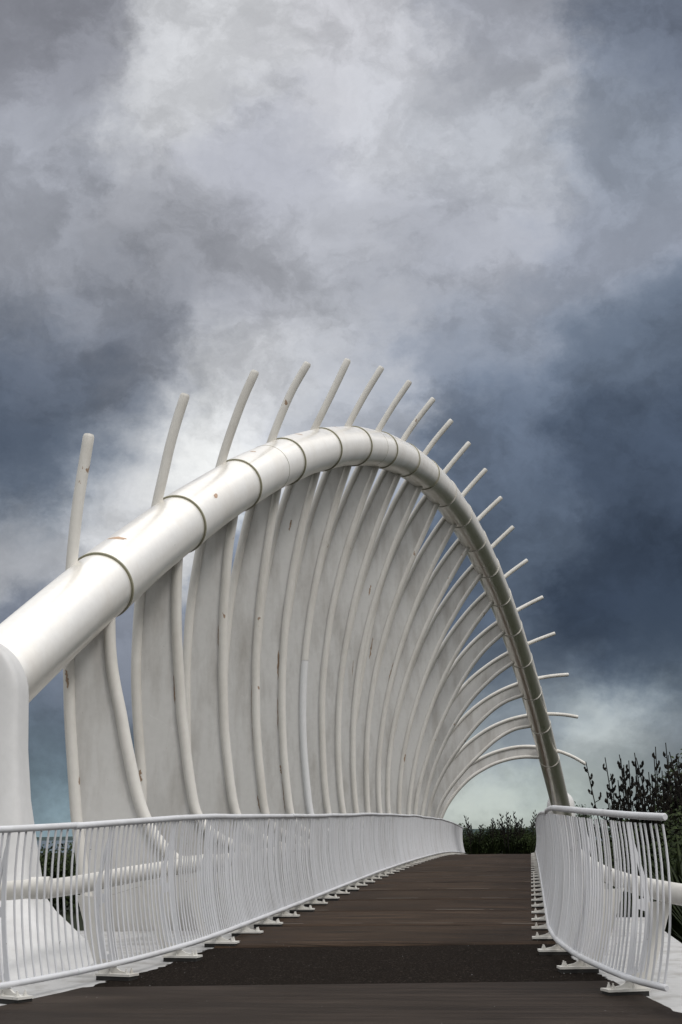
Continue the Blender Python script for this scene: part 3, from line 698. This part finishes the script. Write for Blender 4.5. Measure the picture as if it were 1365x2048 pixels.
arch_patch(23.25, 58, 0.10, 0.045, 2)
arch_patch(29.2, 12, 0.05, 0.10, 4)
arch_patch(26.3, 8, 0.05, 0.07, 3)
arch_patch(32.1, 14, 0.04, 0.06, 5)
# longitudinal pipes outside the railings
def edge_pipe(pts, name='side_pipe'):
    m = MB(); m.tube([Vector(p) for p in pts], 0.09, 24); return part(m, name, M_PIPE)
Lp = smooth_path([(-4.62, 13.42), (-4.46, 13.85), (-4.31, 15.0), (-4.18, 17.0), (-4.15, 20), (-4.15, 40), (-4.14, 77)], 0.4)
pipe = edge_pipe([(p.x, p.y, deck_z(p.y) + 0.85 - 0.02 * ss(16, 13, p.y)) for p in Lp])
m = MB(); m.tube([(-4.72, 13.44, 1.138), (-4.55, 13.47, 1.142), (-4.60, 13.40, 1.142)][:2], 0.102, 24); part(m, 'pipe_collar', M_PIPE, pipe)
edge_pipe([(-4.62, 13.44, 1.14), (-5.0, 13.62, 1.11), (-5.5, 14.1, 1.07), (-6.2, 15.2, 1.05), (-6.4, 15.9, 1.05)])
Rp = smooth_path([(3.1, 9.4), (2.2, 10.5), (1.55, 11.4), (1.27, 12.3), (1.10, 13.6), (0.97, 15.2), (0.86, 17.6), (0.79, 20), (0.77, 24), (0.77, 40), (0.76, 77)], 0.4)
edge_pipe([(p.x, p.y, cr([9, 12.3, 15.2, 17.8, 24, 40, 77], [1.06, 1.09, 1.10, 1.125, deck_z(24) + 0.76, deck_z(40) + 0.82, deck_z(77) + 0.84], p.y)) for p in Rp])
# deck panels: one precast slab per rib bay, open joint between
jy = [16.62] + [19.42 + 2.88 * k for k in range(20)] + [77.4]
XA, XB = -3.60, 0.27
for k in range(len(jy) - 1):
    a, b = jy[k] + 0.024, jy[k + 1] - 0.024
    m = MB(); dzz = R.uniform(-0.007, 0.009)
    FR = [0, 0.012, 0.035, 0.075, 0.3, 0.7, 0.925, 0.965, 0.988, 1]; n = len(FR) - 1
    DR = [0.040, 0.022, 0.009, 0, 0, 0, 0, 0.009, 0.022, 0.040]   # eased arrises, so every joint reads as a groove
    skew = 0.135 if k == 0 else 0
    for side in (0, 1):
        for i in range(n + 1):
            y = a + (b - a) * FR[i]
            for x in (XA, -1.7, XB):
                crown = 0.012 * (1 - ((x + 1.67) / 1.95)**2)
                yy = y + skew * (x - XB + 1.95) * (1 - FR[i])
                m.v.append((x, yy, deck_z(y) + dzz + crown + (-DR[i] if side == 0 else -0.15)))
    o2 = 3 * (n + 1)
    for i in range(n):
        for j in range(2):
            q = 3 * i + j
            m.face([q, q + 1, q + 4, q + 3]); m.face([q + o2, q + 3 + o2, q + 4 + o2, q + 1 + o2])
        q = 3 * i
        m.face([q, q + 3, q + 3 + o2, q + o2]); m.face([q + 2, q + 2 + o2, q + 5 + o2, q + 5])
    for q, rev in ((0, 0), (3 * n, 1)):
        for j in range(2): m.face([q + j, q + j + o2, q + j + 1 + o2, q + j + 1])
    pan = part(m, 'deck_panel', M_DECK)
    if k:                                                  # worn pale arris along the near edge, broken where it has chipped off
        m = MB(); x = XA + R.uniform(0, .3)
        while x < XB - 0.1:
            x2 = min(XB - 0.01, x + R.uniform(0.05, 0.9)); w_ = R.uniform(0.02, 0.06)
            q = len(m.v)
            for (xx, yy) in ((x, a + 0.21), (x2, a + 0.21), (x2 - 0.03, a + 0.21 + w_), (x + 0.03, a + 0.21 + w_)):
                m.v.append((xx, yy, deck_z(yy) + dzz + 0.012 * (1 - ((xx + 1.67) / 1.95)**2) + 0.0022))
            m.face([q, q + 1, q + 2, q + 3]); x = x2 + R.uniform(0.02, 0.7 + 0.5 * (k % 3))
        part(m, 'worn_edge', M_ARRIS, pan)
for sx in (XA - 0.035, XB + 0.02):                      # white steel edge along both sides of the deck
    m = MB(); pts = [18.9 + 58.4 * i / 60 for i in range(61)]
    b = 0
    for i in range(60):
        y0, y1 = pts[i], pts[i + 1]
        k = len(m.v)
        for y in (y0, y1):
            z = deck_z(y)
            m.v += [(sx, y, z - 0.30), (sx + 0.015, y, z - 0.30), (sx + 0.015, y, z - 0.018), (sx, y, z - 0.018)]
        for q in ((0, 1, 5, 4), (1, 2, 6, 5), (2, 3, 7, 6), (3, 0, 4, 7)): m.face([k + j for j in q])
    part(m, 'edge_beam', M_FOOT)

# ------------------------------------------------------------------ abutment slab with the approach paving on it
LEX = ([5, 8, 10, 11.5, 12.5, 13.6, 15, 16.5, 17.4], [-9.5, -7.2, -5.7, -4.85, -4.36, -4.02, -3.70, -3.60, -3.60])
REX = ([5, 8, 10, 11.6, 12.3, 13.3, 13.8, 15, 16.5, 17.4], [4.2, 2.9, 1.75, 1.08, 0.93, 0.68, 0.60, 0.38, 0.27, 0.27])
def sheet(name, y0, y1, mat, skew0, skew1, lift, rough_edge=0.03, kind='structure', n=60):
    m = MB(); K = 14
    for i in range(n + 1):
        u = i / n
        for j in range(K + 1):
            w = j / K
            ym = y0 + (y1 - y0) * u
            xl = cr(*LEX, ym) ; xr = cr(*REX, ym)
            if j == 0: xl += R.gauss(0, rough_edge) + rough_edge * 1.0 * math.sin(ym * 5.3)
            if j == K: xr += R.gauss(0, rough_edge * 0.6)
            x = xl + (xr - xl) * w
            y = ym + (skew0 * (1 - u) + skew1 * u) * (x + 1.65)
            m.v.append((x, y, deck_z(y) + lift))
    for i in range(n):
        for j in range(K):
            q = i * (K + 1) + j; m.face([q, q + 1, q + K + 2, q + K + 1], True)
    return tag(m.build(name, mat), kind=kind)
sheet('concrete_path', 4.0, 13.36, M_PATH, 0.11, 0.11, 0.000, 0.015)
sheet('asphalt_path', 13.36, 16.60, M_ASPH, 0.11, 0.135, -0.010, 0.018)
m = MB(); nY = 46
def slab_right(y): return cr([4, 11, 12.5, 13.8, 15.5, 21.3], [6.5, 5.2, 3.2, 2.05, 1.66, 1.55], y)
rows = []
for i in range(nY + 1):
    u = i / nY; y = 4 + u * 14.9
    yr = 4 + u * 17.2
    row = []
    for w in [0, .08, .16, .24, .32, .40, .5, .6, .7, .78, .84, .88, .92, .96, 1.0]:
        yy = y if w <= 0.5 else y + (yr - y) * min(1, (w - 0.5) / 0.3)
        x = -9.6 + (slab_right(yy) + 9.6) * w
        z = deck_z(yy) - 0.017
        row.append((x, yy, z))
    rows.append(row)
K = len(rows[0])
for row in rows: m.v += row
for i in range(nY):
    for j in range(K - 1):
        q = i * K + j; m.face([q, q + 1, q + K + 1, q + K], True)
bd = [i * K + K - 1 for i in range(nY + 1)] + [nY * K + j for j in range(K - 2, -1, -1)] + [i * K for i in range(nY - 1, -1, -1)]
base = len(m.v)
for q in bd: x, y, z = m.v[q]; m.v.append((x, y, -1.9))
for i in range(len(bd) - 1): m.face([bd[i], base + i, base + i + 1, bd[i + 1]])
ab = m.build('abutment', M_SLAB); tag(ab, 'white painted concrete abutment slab under the near end of the bridge', 'abutment')

def pylon(name, cx, sec, n=72, p=7, label=''):
    m = MB()
    for (z, a, y0, y1) in sec:
        cy_, b_ = (y0 + y1) / 2, (y1 - y0) / 2
        for k in range(n):
            t = 2 * math.pi * k / n; c, s = math.cos(t), math.sin(t)
            m.v.append((cx + a * math.copysign(abs(c)**(2 / p), c), cy_ + b_ * math.copysign(abs(s)**(2 / p), s), z))
    for i in range(len(sec) - 1):
        for k in range(n):
            k2 = (k + 1) % n; m.face([i * n + k, i * n + k2, (i + 1) * n + k2, (i + 1) * n + k], True)
    m.face([(len(sec) - 1) * n + k for k in range(n)], True)
    o = m.build(name, M_PYLON); tag(o, label, 'bridge pier'); return o
zs = [-1.6, .20, .33, .42, .52, .66, .80, .97, 1.24, 1.58, 2.03, 2.6, 3.22]
xr = [-4.2, -4.3, -4.55, -4.78, -4.97, -5.15, -5.33, -5.48, -5.54, -5.61, -5.70, -5.76, -5.78]
yf = [13.0, 13.3, 13.75, 14.1, 14.45, 14.85, 15.15, 15.4, 15.55, 15.6, 15.65, 15.7, 15.72]
sec = [(z, x + 6.49, y, 16.22) for z, x, y in zip(zs, xr, yf)]
for k in range(1, 11):
    t = k / 10 * math.pi / 2 * 0.985
    sec.append((3.22 + 0.72 * math.sin(t), 0.71 * math.cos(t), 15.72 + 0.05 * (1 - math.cos(t)), 16.22 - 0.05 * (1 - math.cos(t))))
pylon('arch_pier', -6.49, sec, label='tall white rounded pier taking the near foot of the arch at the left')
sec = [(z, a, 76.6, 78.8) for z, a in ((0.0, 1.0), (0.6, 0.86), (1.2, 0.78), (2.0, 0.74), (3.0, 0.72))]
for k in range(1, 9):
    t = k / 8 * math.pi / 2 * 0.985
    sec.append((3.0 + 0.78 * math.sin(t), 0.72 * math.cos(t), 76.6 + 0.25 * (1 - math.cos(t)), 78.8 - 0.2 * (1 - math.cos(t))))
pylon('arch_pier', 1.60, sec, label='small rounded white pier where the far foot of the arch comes down')

# ------------------------------------------------------------------ railings
def prof(v): return -0.1135 + 0.3007 * v - 0.1548 * v * v
VS = [0.13, 0.29, 0.45, 0.61, 0.77, 0.93, 1.09, 1.25, 1.42]
pm = MB(); pm.tube([(prof(v), 0, v) for v in VS], 0.0102, 6, cap=False, up=Vector((0, 1, 0)))
_p = pm.build('picket', M_RAIL); PICKET = _p.data; bpy.data.objects.remove(_p)
uvfn = lambda u, v, d: (u, d, v)
def post_blade():
    m = MB()
    V = [0.10, 0.2, 0.32, 0.45, 0.6, 0.75, 0.9, 1.05, 1.2, 1.32, 1.42]
    wf = [0.075, 0.065, 0.058, 0.055, 0.055, 0.055, 0.052, 0.048, 0.042, 0.036, 0.032]
    m.strip([(prof(v) - 0.012, v) for v in V], [(prof(v) - 0.012 + w, v) for v, w in zip(V, wf)], uvfn, -0.006, 0.006)
    V2 = [0.10, 0.2, 0.32, 0.45, 0.6, 0.72, 0.85, 1.0, 1.13, 1.25, 1.33]
    c2 = [0.035, 0.062, 0.095, 0.125, 0.148, 0.152, 0.140, 0.110, 0.078, 0.045, 0.022]
    w2 = [0.060, 0.055, 0.050, 0.048, 0.05, 0.055, 0.048, 0.040, 0.033, 0.026, 0.015]
    m.strip([(c - w / 2, v) for c, w, v in zip(c2, w2, V2)], [(c + w / 2, v) for c, w, v in zip(c2, w2, V2)], uvfn, -0.005, 0.005)
    m.prism([(0.02, 0.70), (0.15, 0.66), (0.15, 0.78), (0.02, 0.76)], uvfn, -0.004, 0.004)
    m.prism([(0.09, 0.10), (-0.05, 0.10), (-0.06, 0.24), (0.04, 0.20)], uvfn, -0.0045, 0.0045)
    return m
def outrigger():
    m = MB()
    m.strip([(0.155, 0.74), (0.165, 0.6), (0.145, 0.45), (0.115, 0.3), (0.08, 0.16), (0.045, 0.043)],
            [(0.385, 0.755), (0.335, 0.62), (0.28, 0.46), (0.225, 0.30), (0.17, 0.15), (0.105, 0.043)], uvfn, -0.008, 0.008)
    return m
def gusset():
    m = MB()
    m.strip([(0.10, 0.043), (0.04, 0.043), (-0.03, 0.043), (-0.09, 0.043), (-0.15, 0.043), (-0.215, 0.043)],
            [(0.105, 0.17), (0.02, 0.165), (-0.045, 0.150), (-0.085, 0.095), (-0.135, 0.067), (-0.205, 0.053)], uvfn, -0.011, 0.011)
    return m
def foot():
    m = MB(); m.box(-0.285, 0.095, -0.085, 0.085, 0.022, 0.043); return m
def pad():
    m = MB(); m.box(-0.275, 0.085, -0.08, 0.08, -0.03, 0.0215); return m
def bolt(u, y):
    m = MB(); m.tube([(u, y, 0.043), (u, y, 0.055)], 0.020, 6, smooth=False, up=Vector((1, 0, 0)))
    m.tube([(u, y, 0.0555), (u, y, 0.071)], 0.015, 6, smooth=False, up=Vector((1, 0, 0)))
    m.tube([(u, y, 0.0715), (u, y, 0.090)], 0.008, 6, smooth=False, up=Vector((1, 0, 0))); return m
def bolts_spec(): return [(-0.225, -0.045), (-0.225, 0.045), (-0.04, -0.05), (-0.04, 0.05)]
post0 = post_blade().build('post', M_RAIL)
for nm, mb, mt in (('outrigger_plate', outrigger(), M_FOOT), ('gusset', gusset(), M_FOOT), ('foot_plate', foot(), M_FOOT), ('packing_pad', pad(), M_PAD)):
    mb.build(nm, mt, post0)
for u, y in bolts_spec(): bolt(u, y).build('bolt', M_FOOT, post0)
post_far = post0.copy(); COL.objects.link(post_far)
for ch in list(post0.children):
    if ch.name.split('.')[0] in ('bolt', 'packing_pad'): continue
    c = ch.copy(); COL.objects.link(c); c.parent = post_far

def make_railing(line, side, post_s, joints, label, bumpz):
    root = empty('railing', (line.p[0].x, line.p[0].y, deck_z(line.p[0].y)))
    tag(root, label, 'railing', 'curved picket railings along both sides of the deck')
    O = Vector(root.location)
    def frame(s):
        p, t = line.at(s)
        out = Vector((-t.y, t.x, 0)) if side == 'L' else Vector((t.y, -t.x, 0))
        return p, out, math.atan2(out.y, out.x)
    for s in post_s:
        p, out, rz = frame(s)
        o = copy_tree(post0 if p.y < 36 else post_far, root)
        o.location = Vector((p.x, p.y, deck_z(p.y))) - O; o.rotation_euler = (0, 0, rz)
    n = 0; far = MB(); s = 0.03
    while s < line.len:
        if min(abs(s - q) for q in post_s) > 0.035:
            p, out, rz = frame(s)
            if n < 300:
                o = bpy.data.objects.new('picket', PICKET); COL.objects.link(o); o.parent = root
                o.location = Vector((p.x, p.y, deck_z(p.y))) - O
                o.rotation_euler = (0, R.gauss(0, 0.004), rz + R.gauss(0, 0.02)); n += 1
            else:
                far.tube([Vector((p.x, p.y, deck_z(p.y) + v)) + out * prof(v) - O for v in VS[::2]], 0.0102, 4, cap=False, up=Vector((0, 1, 0)))
        s += 0.0925
    tag(far.build('pickets', M_RAIL, root), kind='stuff')
    J = [0] + joints + [line.len]
    for i in range(len(J) - 1):
        a, b = J[i], J[i + 1]
        if b - a < 0.2: continue
        nn = max(6, int((b - a) / 0.18))
        T = []; Bt = []
        sag = R.uniform(-0.012, 0.012); e0 = R.uniform(-0.006, 0.008)
        for k in range(nn + 1):
            u = k / nn; p, out, rz = frame(a + (b - a) * u)
            z = deck_z(p.y) + 1.43 + sag * math.sin(math.pi * u) + e0 * (1 - u) + bumpz(p.y)
            T.append(Vector((p.x, p.y, z)) - O)
            Bt.append(Vector((p.x, p.y, deck_z(p.y) + 0.13)) + out * prof(0.13) - O)
        for P, nm, r in ((T, 'top_rail', 0.031), (Bt, 'bottom_rail', 0.028)):
            m = MB()
            d0_, d1_ = (P[0] - P[1]).normalized(), (P[-1] - P[-2]).normalized()
            P = [P[0] + d0_ * 0.012] + P + [P[-1] + d1_ * 0.010]
            m.tube(P, [r * 0.75] + [r] * (len(P) - 2) + [r * 0.75], 14); m.build(nm, M_RAIL, root)
            if i:                                          # sleeve at the joint
                m = MB(); d = (P[1] - P[2]).normalized()
                m.tube([P[1] + d * 0.03, P[1] - d * 0.05], r + 0.0025, 14); m.build('joint_sleeve', M_RAIL, root)
    return root
s16 = s_at_y(LL, 16.57)
posts = [s16 + 1.452 * k for k in range(-3, 60) if 0.05 < s16 + 1.452 * k < LL.len - 0.05]
posts = [q for q in [s16 - 1.452 * 4] + posts if q > 0.05]
joints = [s_at_y(LL, y) for y in (13.15, 17.65)] + [s_at_y(LL, 17.65 + 4.42 * k) for k in range(1, 14) if 17.65 + 4.42 * k < 77]
make_railing(LL, 'L', posts, joints, 'long white picket railing on the left of the deck, under the ribs', lambda y: 0.0)
s17 = s_at_y(RL, 17.2)
posts = [s17 + 1.452 * k for k in range(-3, 60) if 0.05 < s17 + 1.452 * k < RL.len - 0.05]
joints = [s_at_y(RL, 22.8 + 4.42 * k) for k in range(0, 13) if 22.8 + 4.42 * k < 77]
make_railing(RL, 'R', posts, joints, 'white picket railing on the right of the deck, ending in a rounded rail end', lambda y: 0.045 if y < 22.79 else 0.0)
for o in (post0, post_far):
    for ch in list(o.children): bpy.data.objects.remove(ch)
    bpy.data.objects.remove(o)

# ------------------------------------------------------------------ plants
def flax(name, x, y, h, n, stalks, label, group=None, mat=None, spread=1.0, zbase=None, hst=1.5):
    z = ground_z(x, y) if zbase is None else zbase
    root = empty(name, (x, y, z)); tag(root, label, 'flax plant', group)
    m = MB()
    for _ in range(n):
        az = R.uniform(0, 2 * math.pi); lean = min(0.62, abs(R.gauss(0.30, 0.22)) * spread); hh = h * R.uniform(0.6, 1.05)
        w = R.uniform(0.022, 0.040) * (1 + h * 0.12); r0 = R.uniform(0, 0.30) * spread
        dx, dy = math.cos(az), math.sin(az)
        if x > 1 and x + dx * (r0 + hh * lean * 1.5) < 1.15: dx = abs(dx)      # keeps clear of the railing
        tx, ty = -dy, dx
        b = len(m.v); prev = None
        droop = R.uniform(0.0, 0.55)
        for k in range(6):
            u = k / 5
            rr = r0 + hh * (lean * u + droop * lean * u**3)
            zz = hh * (u - droop * 0.45 * u**3)
            ww = w * (0.8 + 0.9 * u - 1.65 * u**3) + 0.002
            c = Vector((dx * rr, dy * rr, zz))
            m.v += [tuple(c - Vector((tx, ty, 0)) * ww), tuple(c + Vector((dx, dy, 0)) * -0.3 * ww), tuple(c + Vector((tx, ty, 0)) * ww)]
        for k in range(5):
            q = b + 3 * k
            m.face([q, q + 1, q + 4, q + 3]); m.face([q + 1, q + 2, q + 5, q + 4])
    tag(m.build('leaves', mat or M_FLAX, root), kind='stuff')
    for _ in range(stalks):
        m = MB(); az = R.uniform(0, 2 * math.pi); ln = abs(R.gauss(0.09, 0.07)); H = h * hst * R.uniform(0.75, 1.05)
        r0 = R.uniform(0, 0.35) * spread; dx, dy = math.cos(az), math.sin(az)
        pt = lambda u: Vector((dx * (r0 + H * ln * u), dy * (r0 + H * ln * u), H * u))
        m.tube([pt(k / 6) for k in range(7)], [0.024 - 0.013 * k / 6 for k in range(7)], 5)
        nb = R.randint(9, 14)
        for k in range(nb):
            u = 0.50 + 0.48 * k / nb; L_ = (0.30 - 0.20 * (k / nb)) * R.uniform(0.7, 1.1)
            a2 = k * 2.4 + R.uniform(-.4, .4); q = Vector((math.cos(a2), math.sin(a2), 0))
            p0 = pt(u); p1 = p0 + q * L_ * 0.75 + Vector((0, 0, L_ * 0.40)); p2 = p0 + q * L_ * 0.85 + Vector((0, 0, L_ * 0.9))
            m.tube([p0, p1, p2], [0.010, 0.009, 0.006], 4)
            for j in range(R.randint(4, 8)):
                c = p0.lerp(p1, R.uniform(0.35, 1)) if j % 2 else p1.lerp(p2, R.uniform(0, 1))
                up_ = Vector((R.uniform(-.3, .3), R.uniform(-.3, .3), 1)).normalized(); s_ = R.uniform(0.035, 0.06)
                m.tube([c, c + up_ * s_ * 0.8, c + up_ * s_ * 1.6], [0.009, 0.026, 0.008], 5)
        m.build('flower_stalk', M_STALK, root)
    return root
def shrub(name, x, y, rx, ry, h, n, size, label, group=None, zbase=None, clumps=14):
    z = ground_z(x, y) if zbase is None else zbase
    root = empty(name, (x, y, z)); tag(root, label, 'shrub', group)
    C = []
    for _ in range(clumps):
        a = R.uniform(0, 2 * math.pi); q = R.uniform(0, 0.75)**0.6
        C.append((Vector((math.cos(a) * rx * q, math.sin(a) * ry * q, h * R.uniform(0.22, 0.85) * (1.05 - 0.35 * q))), R.uniform(0.22, 0.42)))
    m = MB()
    for _ in range(n):
        c, rr = R.choice(C)
        d = Vector((R.gauss(0, 1), R.gauss(0, 1), R.gauss(0, 0.8))).normalized() * (R.random()**0.4)
        p = c + Vector((d.x * rx * rr * 1.3, d.y * ry * rr * 1.3, d.z * h * rr))
        p.z = min(p.z, h * (1.02 + 0.10 * math.sin(p.x * 7) * math.cos(p.y * 5)))
        if p.z < 0.03: p.z = R.uniform(0.03, 0.4 * h)
        a = Vector((R.gauss(0, 1), R.gauss(0, 1), R.gauss(0, 0.7))).normalized(); b_ = a.orthogonal().normalized(); s_ = size * R.uniform(0.6, 1.3)
        k = len(m.v)
        m.v += [tuple(p), tuple(p + a * s_ * 0.5 + b_ * s_ * 0.32), tuple(p + a * s_), tuple(p + a * s_ * 0.5 - b_ * s_ * 0.32)]
        m.face([k, k + 1, k + 2, k + 3])
    tag(m.build('foliage', M_SHRUB, root), kind='stuff')
    m = MB()
    for c, rr in C[:7]:
        m.tube([(0, 0, 0), tuple(c * 0.5 + Vector((R.uniform(-.1, .1), R.uniform(-.1, .1), 0.1))), tuple(c)], [0.05, 0.03, 0.012], 5)
    m.build('stem', M_WOOD, root)
    return root
GF = 'dark vegetation beyond the far end of the deck'
# beyond the far end of the deck (ground there level with it)
far_spec = [
 ('shrub', -4.2, 84.5, 1.0, 0.7, 1.7, 'leafy green shrub beside the far end of the left railing'),
 ('shrub', -3.1, 85, 1.0, 0.7, 1.45, 'dark low shrub just right of the far left railing end'),
 ('shrub', -2.2, 84.5, 1.1, 0.7, 1.75, 'dark rounded shrub in the middle of the gap beyond the deck'),
 ('shrub', -1.2, 85, 1.1, 0.7, 1.75, 'dark dense shrub beneath the tallest flower stalks beyond the deck'),
 ('shrub', -0.2, 84.5, 1.0, 0.7, 1.6, 'dark shrub half hidden by the far end of the right railing'),
 ('shrub', 1.3, 90, 1.2, 1.0, 2.2, 'dark shrub hidden mostly behind the right railing at the far pier'),
 ('shrub', 3.1, 90, 0.7, 0.7, 3.1, 'small green bush top showing just right of the far pier')]
for k_, x, y, rx, ry, h, lab in far_spec: shrub('shrub', x, y, rx, ry, h, 5200, 0.11, lab, GF, clumps=22)
GX = 'flax plants beyond the far end of the deck'
for x, y, h, st, lab in [(-3.3, 84, 1.1, 4, 'flax with low leaning stalks left in the gap beyond the deck'),
                         (-2.3, 84, 1.1, 3, 'flax in the middle of the gap beyond the deck'),
                         (-1.3, 84, 1.2, 7, 'flax with a cluster of taller flower stalks beyond the deck'),
                         (-0.3, 84, 1.3, 5, 'flax with the tallest stalk beside the far end of the right railing'),
                         (0.6, 86.0, 1.3, 2, 'flax behind the far end of the right railing')]:
    flax('flax', x, y, h, 45, st, lab, GX, hst=2.05, spread=1.6)
# right-hand bank behind the near railing
GR = 'flax plants on the bank behind the right railing'
for x, y, h, n, st, lab in [
    (2.0, 36, 2.7, 90, 3, 'flax with short dense stalks leftmost on the bank behind the right railing'),
    (2.35, 35, 3.4, 110, 12, 'flax with open flower stalks second along the right bank'),
    (2.95, 34, 3.5, 110, 14, 'flax with crowded upright stalks in the middle of the right bank'),
    (3.55, 33.5, 3.6, 110, 14, 'flax carrying the tallest flower spike on the right bank'),
    (4.15, 32, 3.7, 120, 12, 'flax rising highest in leaf near the right edge of the photo'),
    (4.9, 33, 3.9, 120, 8, 'flax beyond the right edge behind the tallest plants')]:
    flax('flax', x, y, h, n, st + 8, lab, GR, spread=0.9, hst=1.38)
for x, y, h, n, lab in [
    (1.9, 27, 2.9, 150, 'low leafy flax without stalks behind the right side pipe'),
    (2.7, 26, 3.1, 160, 'broad leafy flax without stalks behind the last pickets of the right railing'),
    (3.2, 22.5, 3.0, 170, 'large dark leafy flax at the right edge above the side pipe')]:
    flax('flax', x, y, h, n, 0, lab, 'leafy flax plants close behind the right side pipe')
flax('flax', 2.45, 18.2, 1.7, 90, 0, 'low flax spilling towards the white slab at the right edge', spread=1.5)
flax('flax', 2.75, 20.0, 2.35, 16, 0, 'sparse flax with orange tinted leaves at the right edge', mat=M_FLAXO, spread=1.2)
for x, y, rx, h, lab in [(2.5, 38, 1.1, 3.0, 'dark shrub filling in behind the leftmost flax on the right bank'),
                         (3.6, 37, 1.5, 4.2, 'dark shrub filling in behind the tall flax on the right bank'),
                         (5.2, 36, 1.6, 4.9, 'tall dark shrub at the right edge of the photo behind the flax'),
                         (2.2, 30, 1.0, 3.0, 'low dark shrub between the flax plants on the right bank'),
                         (3.6, 29, 1.3, 3.4, 'dark bushy shrub at the right edge behind the side pipe'),
                         (2.4, 44, 1.3, 2.4, 'dark shrub furthest back on the right bank')]:
    shrub('shrub', x, y, rx, 0.9, h * 1.10, 17000, 0.10, lab, 'shrubs on the bank behind the right railing', clumps=26)
# left bank seen between the pier and the first rib
for x, y, rx, h, lab in [(-20.8, 60, 1.8, 3.1, 'dark shrub on the left bank next to the pier'),
                         (-18.6, 61, 1.8, 3.0, 'dark shrub on the left bank midway between pier and first rib'),
                         (-16.6, 60, 1.8, 2.9, 'dark shrub on the left bank against the first rib'),
                         (-23.5, 62, 2.2, 3.2, 'dark shrub on the left bank mostly behind the pier')]:
    shrub('shrub', x, y, rx, 1.4, h, 3800, 0.17, lab, 'shrubs on the left bank')
m = MB(); m.tube([(0, 0, 0), (0, 0, 3.55)], 0.045, 10); mp = m.build('marker_post', M_RED, loc=(-22.9, 74, -1.5))
tag(mp, 'thin red marker post standing up behind the shrubs at the left', 'marker post')
# flakes of white paint shed on the approach
m = MB()
for _ in range(70):
    y = R.uniform(10.5, 17.5); side = R.random() < 0.6
    e = cr(*LEX, y) if side else cr(*REX, y)
    x = e + (1 if side else -1) * abs(R.gauss(0, 0.5)) if R.random() < 0.8 else R.uniform(-3.5, 0.3)
    s_ = R.uniform(0.002, 0.007); a = R.uniform(0, 6.28); z = deck_z(y) + 0.014
    k = len(m.v)
    for q in range(5): m.v.append((x + s_ * math.cos(a + q * 1.257) * R.uniform(.5, 1), y + s_ * math.sin(a + q * 1.257), z))
    m.v.append((x, y, z + 0.002)); 
    for q in range(5): m.face([k + q, k + (q + 1) % 5, k + 5])
tag(m.build('paint_flakes', M_SLAB), 'scattered flecks of white paint and grit on the dark paving', None, None, 'stuff')
